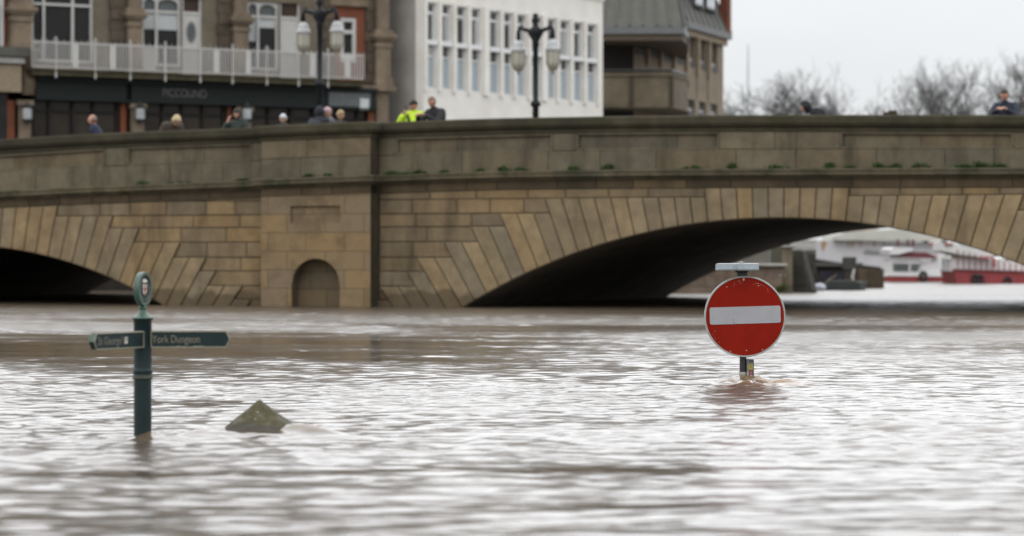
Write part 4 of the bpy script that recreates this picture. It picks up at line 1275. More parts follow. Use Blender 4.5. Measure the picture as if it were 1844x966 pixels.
make_lamp("twin lantern iron lamp post in front of the white office building", 964.5, 24, BW - 1.0)

# ------------------------------------------------------------------ people on the bridge
SKIN = plain("skin", (.42, .24, .17), .55, .08, 8)
SKIN2 = plain("ruddy_skin", (.40, .20, .14), .55, .08, 8)
EYE = plain("eye_dark", (.02, .015, .012), .3)
CLOTH = {}
def cloth(n, c): return plain(n, c, .9, .15, 7)

def skin_mesh(name, chains, mats, parent, sub=2, root=0):
    """chains: list of lists of (point, radius); equal points are welded; one continuous surface"""
    vs, rs, es, idx = [], [], [], {}
    for ch in chains:
        pr = None
        for p, r in ch:
            k = tuple(round(c, 4) for c in p)
            if k not in idx: idx[k] = len(vs); vs.append(p); rs.append(r)
            if pr is not None and pr != idx[k]: es.append((pr, idx[k]))
            pr = idx[k]
    me = bpy.data.meshes.new(name); me.from_pydata([tuple(v) for v in vs], es, [])
    o = bpy.data.objects.new(name, me); COL.objects.link(o)
    o.modifiers.new("skin", 'SKIN')
    sk = me.skin_vertices[0].data
    for i, r in enumerate(rs):
        sk[i].radius = (r, r) if not isinstance(r, tuple) else r
        sk[i].use_root = (i == root)
    s = o.modifiers.new("sub", 'SUBSURF'); s.levels = sub; s.render_levels = sub
    bpy.context.view_layer.update()
    m2 = bpy.data.meshes.new_from_object(o.evaluated_get(bpy.context.evaluated_depsgraph_get()))
    bpy.data.objects.remove(o)
    return m2

def head_points(n=20, m=16):
    """head shape about its centre, facing -y"""
    V, F = [], []
    for i in range(m+1):
        t = math.pi*i/m
        for k in range(n):
            a = 2*math.pi*k/n
            x, y, z = math.sin(t)*math.cos(a), math.sin(t)*math.sin(a), math.cos(t)
            X, Y, Z = .077*x, .098*y, .118*z
            if z < 0:
                X *= 1 + .28*z; Y *= 1 + .12*z if y < 0 else 1 + .35*z
            if y < -.55 and abs(x) < .30:                # nose, brow, mouth, chin
                g = math.exp(-(x/.16)**2)
                Y -= .024*g*math.exp(-((z+.12)/.16)**2) + .008*g*math.exp(-((z+.72)/.12)**2)
                Y += .005*g*math.exp(-((z+.46)/.06)**2)
            if y < -.4 and .2 < abs(x) < .6: Y += .012*math.exp(-((z-.05)/.12)**2)
            if abs(x) > .93 and abs(y) < .35 and abs(z+.05) < .35: X *= 1.16
            V.append((X, Y, Z))
    for i in range(m):
        for k in range(n):
            j = (k+1) % n
            F.append((i*n+k, (i+1)*n+k, (i+1)*n+j, i*n+j))
    return V, F

def hand_chain(w, d, side, curl=.5):
    """palm and five separate fingers from wrist w pointing along d"""
    d = Vector(d).normalized(); s = d.cross(Vector((0, 0, 1)))
    if s.length < .1: s = Vector((1, 0, 0))
    s.normalize(); s *= side; nrm = d.cross(s)
    if nrm.z > 0: nrm = -nrm
    palm = Vector(w) + d*.045
    ch = [[(tuple(w), .024), (tuple(palm), (.036))]]
    for i, L in enumerate((.068, .078, .072, .058)):
        b = palm + s*(-.027 + .018*i) + d*.03
        k1 = b + (d*.8 + nrm*curl*.5)*L*.45; k2 = k1 + (d*.5 + nrm*curl)*L*.35; k3 = k2 + (d*.15 + nrm*curl)*L*.3
        ch.append([(tuple(palm), .036), (tuple(b), .0105), (tuple(k1), .0095), (tuple(k2), .0088), (tuple(k3), .0075)])
    t0 = palm - s*.035; t1 = t0 - s*.022 + d*.03; t2 = t1 + d*.03 + nrm*.01
    ch.append([(tuple(palm), .036), (tuple(t0), .013), (tuple(t1), .011), (tuple(t2), .009)])
    return ch

def person(label, px, py_top, v, pose='stand', face=0.0, coat=(.02, .03, .06), trousers=(.03, .03, .04), hair=None, hat=None, skin=None, extra=None, tilt=0.0, wide=1.12, group="people on the bridge"):
    u = bu(px, v); w = BR.world(u, v, 0); zd = DECK(u)
    H = gz(py_top, w.y) - zd
    lean = pose == 'lean'
    bend = .30 if lean else (.12 if pose == 'walk' else 0)
    base = {'lean': 1.66, 'walk': 1.73, 'stand': 1.76, 'phone': 1.76, 'bow': 1.50}[pose]
    k = max(.80, min(1.16, H / base))
    root = thing("person", label, "person", (w.x, w.y, zd), YAW + face, group)
    root.scale = (k, k, k)
    S = lambda x, y, z: (x, y, z)
    fy = lambda z: -max(0, z - .95) * (bend if pose != 'bow' else .75)
    pel = S(0, 0, .95); sp = S(0, fy(1.15)*.6, 1.15); chs = S(0, fy(1.36), 1.36); nk = S(0, fy(1.48), 1.47); nk2 = S(0, fy(1.55)-.01, 1.545)
    if pose == 'bow': chs = S(0, -.22, 1.28); nk = S(0, -.30, 1.36); nk2 = S(0, -.36, 1.40); sp = S(0, -.1, 1.13)
    hc = Vector(nk2) + Vector((0, -.025 - (.06 if pose == 'bow' else 0), .078 if pose != 'bow' else .04))
    sh = [(s*.185, chs[1]+.01, chs[2]+.05) for s in (-1, 1)]
    if lean:
        el = [(s*.27, -.34, 1.17) for s in (-1, 1)]; wr = [(s*.06, -.60, 1.355) for s in (-1, 1)]
        hd = [(-s*.5, -.6, -.1) for s in (-1, 1)]
    elif pose == 'phone':
        el = [(-.31, -.20, 1.20), (.25, -.05, 1.12)]; wr = [(-.145, -.18, 1.47), (.24, -.28, 1.24)]
        hd = [(.2, .25, .9), (-.2, -1, .1)]
    else:
        f = .12 if pose == 'walk' else 0
        el = [(s*.235, chs[1]*.6 + s*f, 1.12) for s in (-1, 1)]; wr = [(s*.235, chs[1]*.5 - .1 + s*f*1.7, .87) for s in (-1, 1)]
        hd = [(0, -.25, -1), (0, -.25, -1)]
    st = .16 if pose == 'walk' else 0
    hip = [(s*.095, 0, .90) for s in (-1, 1)]; kn = [(s*.10, -.03 - s*st*.6, .49) for s in (-1, 1)]
    an = [(s*.105, .02 - s*st, .085) for s in (-1, 1)]; toe = [(s*.115, -.15 - s*st, .04) for s in (-1, 1)]
    chains = [[(pel, .135), (sp, .12), (chs, .135), (nk, .062), (nk2, .052)]]
    cc = [[(pel, .175), (sp, .155), (chs, .165), (nk, .092), (nk2, .066)]]
    if pose not in ('bow',): cc.insert(0, [(pel, .175), (S(0, .0, .80), .185)])
    tt = [[(pel, .150)]]
    for i in (0, 1):
        chains.append([(chs, .135), (sh[i], .062), (el[i], .046), (wr[i], .026)])
        chains += hand_chain(wr[i], hd[i], 1 if i else -1, .6)
        chains.append([(pel, .135), (hip[i], .092), (kn[i], .062), (an[i], .042), (toe[i], .035)])
        cuff = tuple(Vector(el[i]).lerp(Vector(wr[i]), .9))
        cc.append([(chs, .165), (sh[i], .088), (el[i], .068), (cuff, .050)])
        tt.append([(pel, .150), (hip[i], .110), (kn[i], .078), (tuple(Vector(an[i]) + Vector((0, 0, .03))), .064)])
    cc = [[(p, r if p in (nk, nk2) else r*wide) for p, r in c_] for c_ in cc]
    sk = skin or SKIN
    body = skin_mesh("body", chains, [sk], root)
    V, F = head_points()
    Mh = Matrix.Translation(hc) @ Matrix.Rotation(tilt + (R(28) if pose == 'bow' else (R(10) if lean else 0)), 4, 'X')
    bm = bmesh.new(); bm.from_mesh(body)
    hv = [bm.verts.new(Mh @ Vector(p)) for p in V]
    for f in F:
        try: bm.faces.new([hv[i] for i in f])
        except ValueError: pass
    bmesh.ops.remove_doubles(bm, verts=hv, dist=.0004)
    eb = len(bm.faces)
    for s in (-1, 1):
        bmesh.ops.create_uvsphere(bm, u_segments=8, v_segments=6, radius=.011, matrix=Mh @ Matrix.Translation((s*.032, -.083, .008)))
    bm.faces.ensure_lookup_table()
    for i in range(eb, len(bm.faces)): bm.faces[i].material_index = 1
    for f in bm.faces: f.smooth = True
    bmesh.ops.recalc_face_normals(bm, faces=bm.faces)
    bm.to_mesh(body); bm.free()
    body.materials.clear(); body.materials.append(sk); body.materials.append(EYE)
    bo = bpy.data.objects.new("body", body); COL.objects.link(bo); bo.parent = root
    def part(name, chs_, mat):
        m = skin_mesh(name, chs_, None, None); m.materials.clear(); m.materials.append(mat)
        for p in m.polygons: p.use_smooth = True
        o = bpy.data.objects.new(name, m); COL.objects.link(o); o.parent = root; return o
    co = part("coat", cc, coat if not isinstance(coat, tuple) else cloth("coat_%d" % int(sum(coat)*9999), coat))
    part("trousers", tt, cloth("trousers_dark", trousers))
    mb = MB()
    for i in (0, 1):
        a, t = Vector(an[i]), Vector(toe[i])
        mb.tube([a + Vector((0, .05, -.02)), a + Vector((0, -.02, -.035)), t + Vector((0, 0, 0)), t + Vector((0, -.05, -.005))], [.05, .055, .05, .03], 8)
    mb.build("shoes", [cloth("black_shoe", (.015, .015, .015))], root, smooth=True)
    def shell(name, mat, test, sc, off=(0, 0, 0)):
        bm = bmesh.new(); n = 20
        hv = [bm.verts.new(Mh @ (Vector((p[0]*sc[0], p[1]*sc[1], p[2]*sc[2])) + Vector(off))) for p in V]
        for f in F:
            c = sum((Vector(V[i]) for i in f), Vector()) / 4
            if test(c):
                try: bm.faces.new([hv[i] for i in f])
                except ValueError: pass
        bmesh.ops.delete(bm, geom=[v for v in bm.verts if not v.link_faces], context='VERTS')
        bmesh.ops.remove_doubles(bm, verts=bm.verts, dist=.0005)
        bmesh.ops.solidify(bm, geom=bm.faces[:], thickness=.012)
        for f in bm.faces: f.smooth = True
        me = bpy.data.meshes.new(name); bm.to_mesh(me); bm.free(); me.materials.append(mat)
        o = bpy.data.objects.new(name, me); COL.objects.link(o); o.parent = root; return o
    if hair:
        col, kind = hair
        m = cloth("hair_%d" % int(sum(col)*9999), col)
        if kind == 'short': shell("hair", m, lambda c: c.z > .035 or (c.y > .0 and c.z > -.05), (1.07, 1.06, 1.05))
        if kind == 'fringe': shell("hair", m, lambda c: (c.y > .01 and -.05 < c.z < .075), (1.07, 1.07, 1.03))
        if kind == 'long': shell("hair", m, lambda c: c.z > .03 or (c.y > -.035), (1.22, 1.18, 1.12))
    if hat:
        col, kind = hat
        m = cloth("hat_%d" % int(sum(col)*9999), col)
        if kind in ('cap', 'beanie'):
            h = shell("hat", m, lambda c: c.z > .03 if kind == 'cap' else (c.z > .03 or (c.y > 0 and c.z > -.02)), (1.14, 1.12, 1.14), (0, 0, .004))
            if kind == 'cap':
                mb = MB(); P = [(.075*math.cos(t), -.075 - .09*math.sin(t)) for t in np.linspace(0, math.pi, 9)]
                mb.prismz(P, .040, .048); o = mb.build("peak", [m], h); o.matrix_local = Mh
        if kind == 'hood':
            shell("hood", m, lambda c: c.y > -.055 or c.z > .07, (1.32, 1.22, 1.22), (0, .015, .0))
    if extra == 'strap':
        mb = MB(); mb.tube([(-.10, chs[1]-.155, chs[2]+.07), (-.01, chs[1]-.20, chs[2]-.08), (.0, chs[1]-.19, chs[2]-.25)], [.03, .035, .03], 6)
        mb.build("scarf", [cloth("black_scarf", (.012, .014, .012))], root, smooth=True)
        mb = MB(); mb.box(-.118, -.106, -.20, -.12, 1.50, 1.60); mb.build("phone", [plain("phone_black", (.02, .02, .02), .2)], root)
    if extra == 'backpack':
        mb = MB(); mb.bevbox(-.15, .15, chs[1]+.14, chs[1]+.32, 1.0, 1.42, .05); mb.build("backpack", [cloth("slate_backpack", (.03, .035, .045))], root, smooth=True)
    return root

HIVIS = plain("hi_vis_yellow", (.46, .66, .02), .7, .1, 9)
person("person with bare balding head in a navy coat walking past the shopfront", 175, 208, 1.6, 'walk', R(-70), (.012, .018, .045), hair=((.20, .14, .11), 'fringe'), skin=SKIN2)
person("person with blonde hair bent low behind the parapet", 304, 214, 1.2, 'bow', R(50), (.05, .035, .025), hair=((.52, .40, .24), 'long'))
person("person in dark green coat, hand raised to the face, before the stone pier", 429, 195, 1.4, 'phone', R(-10), (.020, .032, .026), hair=((.03, .025, .02), 'long'))
person("person in a pale grey knitted hat facing the river", 511, 205, 1.3, 'stand', 0, (.03, .03, .035), hat=((.50, .52, .54), 'beanie'))
person("person in dark blue hooded coat standing in front of the brick end's lamp post", 575, 191, 1.2, 'stand', R(175), (.014, .017, .024), hat=((.016, .019, .027), 'hood'), extra='backpack')
person("person in a pale pink cap between the hooded person and the fair haired one", 598, 195, 1.5, 'walk', R(-60), (.10, .11, .12), hat=((.36, .26, .28), 'cap'))
person("person with long fair hair beside the pink capped one", 608, 200, 1.1, 'walk', R(65), (.06, .05, .06), hair=((.36, .27, .15), 'long'))
person("person in a hi-vis yellow jacket and black cap holding a phone to the ear", 747, 180, .95, 'phone', R(-15), HIVIS, wide=1.42, hat=((.012, .013, .016), 'cap'), skin=SKIN2, extra='strap')
person("person with cropped hair in a black jacket leaning on the parapet with clasped hands", 790, 182, .92, 'lean', R(-20), (.014, .014, .016), hair=((.16, .12, .09), 'short'), skin=SKIN2)
person("person in a black hood bowed over the parapet, seen from the side", 1489, 188, .95, 'bow', R(-75), (.012, .013, .018), hat=((.012, .013, .018), 'hood'))
person("person with receding hair in a dark blue jacket leaning on the parapet, hands clasped", 1812, 170, .92, 'lean', 0, (.016, .022, .038), hair=((.04, .03, .026), 'short'), skin=SKIN2)
person("person in a blue coat cut off at the right, beside the leaning person", 1856, 166, 1.1, 'stand', R(-90), (.014, .024, .06), hair=((.04, .03, .025), 'short'))

# loose stone on the coping
u = bu(1604, .2); w = BR.world(u, .18, cop_top(u))
mb = MB(); mb.bevbox(-.14, .14, -.1, .1, -.01, .06, .015); mb.bevbox(-.05, .13, -.08, .08, .06, .10, .012)
o = mb.build("stone_block", [ST_C]); o.location = w; o.rotation_euler = (0, 0, YAW + .1)
tag(o, "small loose stone block lying on top of the bridge parapet", "stone block")

# ------------------------------------------------------------------ no entry sign standing in the flood
GALV = plain("galvanised_grey", (.30, .31, .30), .45, .1, 20)
RED = plain("sign_red", (.205, .0085, .0022), .55, .07, 5, dirt=(.165, .007, .0018), spec=.10)
WBAR = plain("sign_white_bar", (.30, .305, .325), .5, .05, 10, spec=.3)
BLK = plain("black_post_paint", (.018, .018, .019), .4, .25, 14)
SG = thing("no_entry_sign", "round red no entry sign with white bar on a black post in the flood", "sign", (SIGN_X, SIGN_Y, 0))
pm = SIGN_Y / FPX
mb = MB(); r_ = 6.2*pm
mb.lathe([(r_, -1.6), (r_, gz(489, SIGN_Y))], 20, (0, 0, 0)); po = mb.build("post", [BLK], SG); smooth_by_angle(po)
mb = MB(); mb.lathe([(r_*1.12, -.012), (r_*1.16, -.004), (r_*1.16, .012), (r_*1.12, .02)], 20, (0, 0, gz(676, SIGN_Y)+.01)); mb.box(r_*.9, r_*1.5, -.02, .02, gz(676, SIGN_Y), gz(676, SIGN_Y)+.025); mb.build("clamp_band", [plain("steel_band", (.33, .32, .30), .4, .2, 30)], po)
# feeder box strapped to the right of the post
mb = MB(); x0, x1 = r_ + .004, r_ + 13*pm
mb.bevbox(x0, x1, -.035, .045, -1.0, gz(647, SIGN_Y), .006); fb = mb.build("feeder_box", [plain("box_grey", (.075, .078, .09), .5, .15, 20)], SG)
mb = MB(); mb.box(x0 - .002, x0 + .018, -.037, .03, -1.0, gz(647, SIGN_Y) + .002); mb.build("box_edge", [plain("box_edge_grey", (.16, .16, .17), .5)], fb)
def sticker(name, px0, px1, py0, py1, col, marks):
    f = lambda p: (p - 1338)*pm
    mb = MB(); yy = -.0385
    mb.box(f(px0), f(px1), yy, yy+.003, gz(py1, SIGN_Y), gz(py0, SIGN_Y))
    for a, b, c, d in marks: mb.box(f(a), f(b), yy-.0015, yy, gz(d, SIGN_Y), gz(c, SIGN_Y), 1)
    return mb.build(name, [plain(name + "_" + "%02d" % int(col[0]*99), col, .5, .05), plain("print_" + name, (.05, .045, .04) if col[1] > .2 else (.4, .33, .3), .6)], fb)
sticker("warning_sticker", 1348.3, 1355, 655, 665.5, (.38, .33, .04), [(1349.3, 1354, 656.5, 657.6), (1349.3, 1354, 659, 660), (1349.3, 1354, 662, 663)])
sticker("label_sticker", 1348.3, 1355, 667.5, 679, (.20, .03, .04), [(1351, 1352.5, 670, 672.4), (1350, 1354, 675, 677)])
sticker("edge_sticker", 1345.2, 1347.2, 658, 664, (.30, .26, .06), []); sticker("number_sticker", 1345.2, 1347.2, 669, 677, (.36, .34, .32), [])
# plate, turned 1.8 degrees
PL = bpy.data.objects.new("sign_plate", None)
tiltm = R(-1.7)
zc = gz(570, SIGN_Y); xc = (1340 - 1338)*pm
def disc(rad, y0, y1, n=96): return [(rad*math.cos(2*math.pi*k/n), rad*math.sin(2*math.pi*k/n)) for k in range(n)]
R0 = 73*pm; R1 = 70.2*pm
mb = MB()
n = 96
ring = [disc(R0*.985, 0, 0), disc(R0, 0, 0), disc(R0, 0, 0), disc(R0*.99, 0, 0), disc(R1, 0, 0), disc(R1 - .002, 0, 0)]
ys = [.026, .018, -.006, -.014, -.014, -.004]
for rr, yy in zip(ring, ys): mb.v += [(p[0], yy, p[1]) for p in rr]
for i in range(5):
    for k in range(n):
        j = (k+1) % n; mb.f.append((i*n+k, i*n+j, (i+1)*n+j, (i+1)*n+k)); mb.m.append(0); mb.t.append(.5)
mb.f.append(tuple(range(n-1, -1, -1))); mb.m.append(0); mb.t.append(.5)
for (z, ) in ((.22,), (-.22,)): mb.box(-.27, .27, .027, .05, z-.02, z+.02)
rim = mb.build("rim", [GALV], SG); rim.location = (xc, -.075, zc); rim.rotation_euler = (0, tiltm, 0)
smooth_by_angle(rim)
mb = MB(); mb.prism(disc(R1 - .0015, 0, 0), -.008, -.003)
fl = []
for _ in range(26):                                      # chips in the paint near the top edge
    x = random.gauss(-.02, .10) ; z = math.sqrt(max(0, (R1*.93)**2 - x*x)) - abs(random.gauss(0, .018)); w_ = random.uniform(.001, .0045)
    mb.add([(x-w_, -.0085, z), (x, -.0085, z-w_*1.2), (x+w_*.9, -.0085, z+w_*.2), (x, -.0085, z+w_)], [(0, 1, 2, 3)], 1)
for _ in range(10):
    a = random.uniform(3.3, 4.0); rr = R1*random.uniform(.85, .95); x, z = rr*math.cos(a), rr*math.sin(a); w_ = random.uniform(.001, .004)
    mb.add([(x-w_*2, -.0085, z), (x, -.0085, z-w_*.5), (x+w_*2, -.0085, z-w_*.6), (x, -.0085, z+w_*.4)], [(0, 1, 2, 3)], 1)
mb.add([(-.008, -.009, R1-.004), (-.012, -.009, R1-.02), (-.004, -.009, R1-.034), (.006, -.009, R1-.026), (.009, -.009, R1-.006)], [(0, 1, 2, 3, 4)], 1)
face = mb.build("red_face", [RED, plain("chipped_primer", (.42, .30, .24), .7)], rim, fix=False)
bw, bh, br = 63.6*pm, 15.4*pm, 3.5*pm
P = []
for cx_, cz_, a0 in ((bw-br, bh-br, 0), (-bw+br, bh-br, 90), (-bw+br, -bh+br, 180), (bw-br, -bh+br, 270)):
    P += [(cx_ + br*math.cos(R(a0+t)), cz_ + br*math.sin(R(a0+t))) for t in range(0, 91, 15)]
mb = MB(); mb.prism(P, -.0115, -.009)
mb.tube([(-.115, -.0118, -.028), (-.111, -.0118, -.05), (-.105, -.0118, -.062), (-.108, -.0118, -.075)], .0013, 5, 1); mb.tube([(-.105, -.0118, -.062), (-.075, -.0118, -.078)], .001, 5, 1)
bar = mb.build("white_bar", [WBAR, plain("scratch_dark", (.07, .07, .07), .7)], rim); bar.location = (.4*pm, 0, -2.5*pm*-1)
for x, z in ((-28, -61.5), (1, -61), (29.5, -60.5), (-31, 54), (26, 54.5)):
    mb = MB(); mb.lathe([(.0062, 0), (.0062, .003), (.003, .0055)], 10, (0, 0, 0))
    o = mb.build("bolt", [plain("bolt_head", (.36, .30, .26), .4)], rim); o.location = (x*pm, -.008, z*pm); o.rotation_euler = (R(90), 0, 0)
# sign light above
mb = MB(); mb.box(-11*pm, 7*pm, -.03, .03, gz(497, SIGN_Y), gz(488, SIGN_Y)); mb.box(-14*pm, 9*pm, -.045, .045, gz(490.5, SIGN_Y), gz(487.6, SIGN_Y)); mb.bevbox(-8*pm, 5*pm, -.04, .04, gz(496, SIGN_Y) - .01, gz(491, SIGN_Y), .004)
br_ = mb.build("light_bracket", [BLK], SG)
LX0, LX1 = (1289.5 - 1338)*pm, (1363.5 - 1338)*pm
zt, zb0 = gz(474.5, SIGN_Y), gz(487.2, SIGN_Y)
mb = MB()
sec = [(-.19, zb0), (-.195, zb0 + .012), (-.16, zb0 + .015), (-.15, zt - .004), (-.13, zt), (.07, zt), (.08, zt-.01), (.08, zb0)]
nn = len(sec)
for x, e in ((LX0, 0), (LX0 + .004, 0), (LX1 - .004, 0), (LX1, 0)):
    mb.v += [(x + (.012 if i in (3, 4, 5) and x < 0 else 0), p[0], p[1]) for i, p in enumerate(sec)]
for i in range(3):
    for k in range(nn):
        j = (k+1) % nn; mb.f.append((i*nn+k, i*nn+j, (i+1)*nn+j, (i+1)*nn+k)); mb.m.append(0); mb.t.append(.5)
mb.f += [tuple(range(nn)), tuple(range(4*nn-1, 3*nn-1, -1))]; mb.m += [0, 0]; mb.t += [.5, .5]
lt = mb.build("sign_light", [plain("light_housing", (.23, .265, .285), .4, .08, 20)], SG)
mb = MB(); xm = (1322 - 1338)*pm; mb.box(xm - .006, xm + .006, -.205, -.15, zb0 + .012, zt - .012); mb.box((1328-1338)*pm, (1338-1338)*pm, -.12, .0, zt + .001, zt + .012); mb.tube([((1331-1338)*pm, -.06, zt+.014), ((1336-1338)*pm, -.06, zt+.014)], .006, 6)
mb.build("latch", [GALV], lt)

# ------------------------------------------------------------------ green fingerpost
GREEN = plain("dark_green_gloss", (.0045, .018, .020), .45, .2, 9, dirt=(.003, .010, .011), spec=.3)
GREEN_LIT = plain("lit_green_gloss", (.040, .085, .064), .42, .12, 14)  # paler copy of the green with the light put into its colour
TRIM = plain("dull_gilt_trim", (.17, .165, .12), .5, .15, 20)
FP = thing("fingerpost", "dark green cast iron fingerpost with two arms and a round crest finial", "signpost", (POST_X, POST_Y, 0))
q = POST_Y / FPX
gp = lambda py: gz(py, POST_Y)
mb = MB()
mb.lathe([(15.8*q, -1.5), (16*q, gp(684)), (17.2*q, gp(683)), (19.3*q, gp(681)), (19.3*q, gp(678.5)), (17.4*q, gp(677.4)), (17.0*q, gp(672)), (18.6*q, gp(670.5)), (18.8*q, gp(668)), (17*q, gp(665.5)), (16.2*q, gp(662)), (16.2*q, gp(578)), (18.3*q, gp(576)), (19.3*q, gp(574))], 36)
po = mb.build("post", [GREEN], FP, smooth=True); smooth_by_angle(po, 50)
mb = MB(); mb.lathe([(17.45*q, gp(677.3)), (17.45*q, gp(676.2))], 36); mb.lathe([(19.45*q, gp(680.8)), (19.45*q, gp(679.6))], 36); mb.build("gilt_ring", [TRIM], po)
mb = MB(); mb.lathe([(19.4*q, gp(574)), (18.8*q, gp(572)), (15.5*q, gp(570.5)), (12*q, gp(568)), (8.5*q, gp(564)), (6.6*q, gp(559.5)), (6*q, gp(556.5)), (7.4*q, gp(555.6)), (7.6*q, gp(553.6)), (6*q, gp(552.6)), (5*q, gp(549))], 32)
mb.build("neck_cap", [GREEN_LIT], FP, smooth=True)  # light on the cap comes from the paler green
# finial: a thick disc turned away, ring and crest on its face
rd = 31*q
mb = MB(); n = 64
prof = [(rd*.88, .016), (rd*.98, .018), (rd, .012), (rd, -.012), (rd*.98, -.018), (rd*.84, -.018), (rd*.82, -.009)]
for r, y in prof: mb.v += [(r*math.cos(2*math.pi*k/n), y, r*math.sin(2*math.pi*k/n)) for k in range(n)]
for i in range(len(prof)-1):
    for k in range(n):
        j = (k+1) % n; mb.f.append((i*n+k, i*n+j, (i+1)*n+j, (i+1)*n+k)); mb.m.append(0); mb.t.append(.5)
mb.f += [tuple(range(n-1, -1, -1)), tuple(range((len(prof)-1)*n, len(prof)*n))]; mb.m += [0, 1]; mb.t += [.5, .5]
fi = mb.build("crest_disc", [GREEN_LIT, GREEN], FP); smooth_by_angle(fi, 40)
fi.location = ((257.5 - 257)*q, 0, gp(521)); fi.rotation_euler = (0, 0, R(75))
CW = plain("crest_white", (.60, .58, .52), .5, .06); CRd = plain("crest_red", (.26, .05, .035), .5, .08); CG = plain("crest_leaf", (.13, .18, .15), .5, .2, 30); CGo = plain("crest_tan", (.34, .25, .18), .5, .15)
def sh_poly(w, z0, z1):
    return [(-w, z1), (w, z1), (w, z0 + (z1-z0)*.4), (w*.6, z0 + (z1-z0)*.13), (0, z0), (-w*.6, z0 + (z1-z0)*.13), (-w, z0 + (z1-z0)*.4)]
mb = MB(); mb.prism(sh_poly(.028, -.040, .032), -.014, -.009); mb.build("shield", [CW], fi)
mb = MB(); mb.box(-.008, .008, -.0165, -.0142, -.036, .033); mb.box(-.026, -.009, -.0165, -.0142, -.006, .008); mb.box(.009, .026, -.0165, -.0142, -.006, .008)
for a, b in ((-.001, .002), (.02, 0), (-.02, 0), (.0, .02), (.0, -.02)): mb.box(a-.004, a+.004, -.0185, -.0166, b-.003, b+.003, 1)
mb.build("red_cross", [CRd, CGo], fi)
mb = MB(); P = [(-.03, .042), (.03, .042), (.034, .058), (.02, .052), (.006, .066), (-.008, .056), (-.02, .064), (-.034, .054)]; mb.prism(P, -.015, -.009); mb.build("crest_cap", [CW], fi)
mb = MB()
for s in (-1, 1):
    for k in range(9):
        a = R(-95 + s*(12 + k*12.5)); c = Vector((rd*.66*math.cos(a), -.011, rd*.66*math.sin(a))); d = Vector((-math.sin(a)*s, 0, math.cos(a)*s)); o_ = Vector((math.cos(a), 0, math.sin(a)))
        for e in (.35, -.35):
            t = (d + o_*e*1.6).normalized()*.017; p = t.cross(Vector((0, 1, 0))).normalized()*.005
            mb.add([c, c + t*.5 + p, c + t, c + t*.5 - p, c + Vector((0, -.003, 0)) + t*.5], [(0, 1, 4), (1, 2, 4), (2, 3, 4), (3, 0, 4)])
mb.build("laurel", [CG], fi)
mb = MB(); mb.tube([(rd*.82*math.cos(t), -.0135, rd*.82*math.sin(t)) for t in np.linspace(0, 2*math.pi, 49)], .0025, 6, cap=False); mb.build("gilt_ring", [TRIM], fi)
# arms
def arm(name_label, words, yaw, L, z1, z0, icon=False, far_end=True):
    E = bpy.data.objects.new("arm", None)
    h = z1 - z0; th = .020; r0 = 16.4*q; tip = .024
    mb = MB()
    P = [(0, 0), (L - tip, 0), (L, h*.5), (L - tip, h), (0, h)]
    sgn = 1 if yaw is not None else 1
    mb.prism(P, -th, th)
    o = mb.build("finger_arm", [GREEN], FP)
    # raised border
    mb = MB(); b = .010
    segs = [((0, 0), (L-tip, 0)), ((L-tip, 0), (L, h*.5)), ((L, h*.5), (L-tip, h)), ((L-tip, h), (0, h)), ((0, h), (0, 0))]
    for y in (-th - .002,):
        for (a, c) in segs:
            mb.tube([(a[0], y, a[1]), (c[0], y, c[1])], .0052, 6)
    mb.box(0, L - tip - .004, -th, th*.9, h + .0006, h + .006)
    mb.build("border", [TRIM], o)
    return o, h, th
LET = plain("gilt_letter", (.19, .175, .13), .5, .25, 40)
ra = arm("", "", 0, (414 - 273.5)*q + .0, gp(597.5), gp(625.5))
o, h, th = ra
o.location = (16.0*q, -.01, gp(625.5)); o.rotation_euler = (0, 0, R(4))
text_obj("lettering", "York Dungeon", .070, LET, o, (.006, -th - .0015, h*.5), (R(90), 0, 0), .0016, .72)
mb = MB()
for x0_, x1_ in ((.16, .185), (.265, .33), (.20, .206)): mb.box(x0_, x1_, -th - .0025, -th - .0001, .004, .0085)
mb.build("worn_lettering", [LET], o)
L2 = (414 - 273.5)*q
Yw = R(180 + 61)
# left arm points left and towards the viewer; its lettered side is the +y side of the local frame
h = gp(597.5) - gp(625.0)
mb = MB(); tip = .024
P = [(0, 0), (L2 - tip, 0), (L2, h*.5), (L2 - tip, h), (0, h)]
mb.prism(P, -th, th); o2 = mb.build("finger_arm", [GREEN], FP)
mb = MB()
segs = [((0, 0), (L2-tip, 0)), ((L2-tip, 0), (L2, h*.5)), ((L2, h*.5), (L2-tip, h)), ((L2-tip, h), (0, h)), ((0, h), (0, 0))]
for (a, c) in segs: mb.tube([(a[0], th+.002, a[1]), (c[0], th+.002, c[1])], .0052, 6)
mb.box(0, L2 - tip - .004, -th*.9, th, h + .0006, h + .006)
mb.build("border", [TRIM], o2)
mb = MB(); mb.add([(L2 - tip + .002, -th+.001, h + .0005), (L2 - tip + .002, th-.001, h + .0005), (L2 + .0008, th-.001, h*.5), (L2 + .0008, -th+.001, h*.5)], [(0, 1, 2, 3)]); mb.build("lit_tip_face", [GREEN_LIT], o2)  # upper tip facet, light from above put into its colour
o2.location = (-.004, -.05, gp(625.0)); o2.rotation_euler = (0, 0, Yw)
t_ = text_obj("lettering", "St George\u2019s", .070, plain("worn_letter", (.16, .155, .125), .5, .25, 40), o2, (L2 - tip - .012, th + .0015, h*.5), (R(90), 0, R(180)), .0016, .80)
mb = MB(); xi = L2*.36
mb.box(xi - .012, xi + .012, th + .0005, th + .003, h*.30, h*.72); mb.box(xi - .004, xi + .004, th + .003, th + .0042, h*.42, h*.70, 1)
mb.build("symbol", [CW, GREEN], o2)

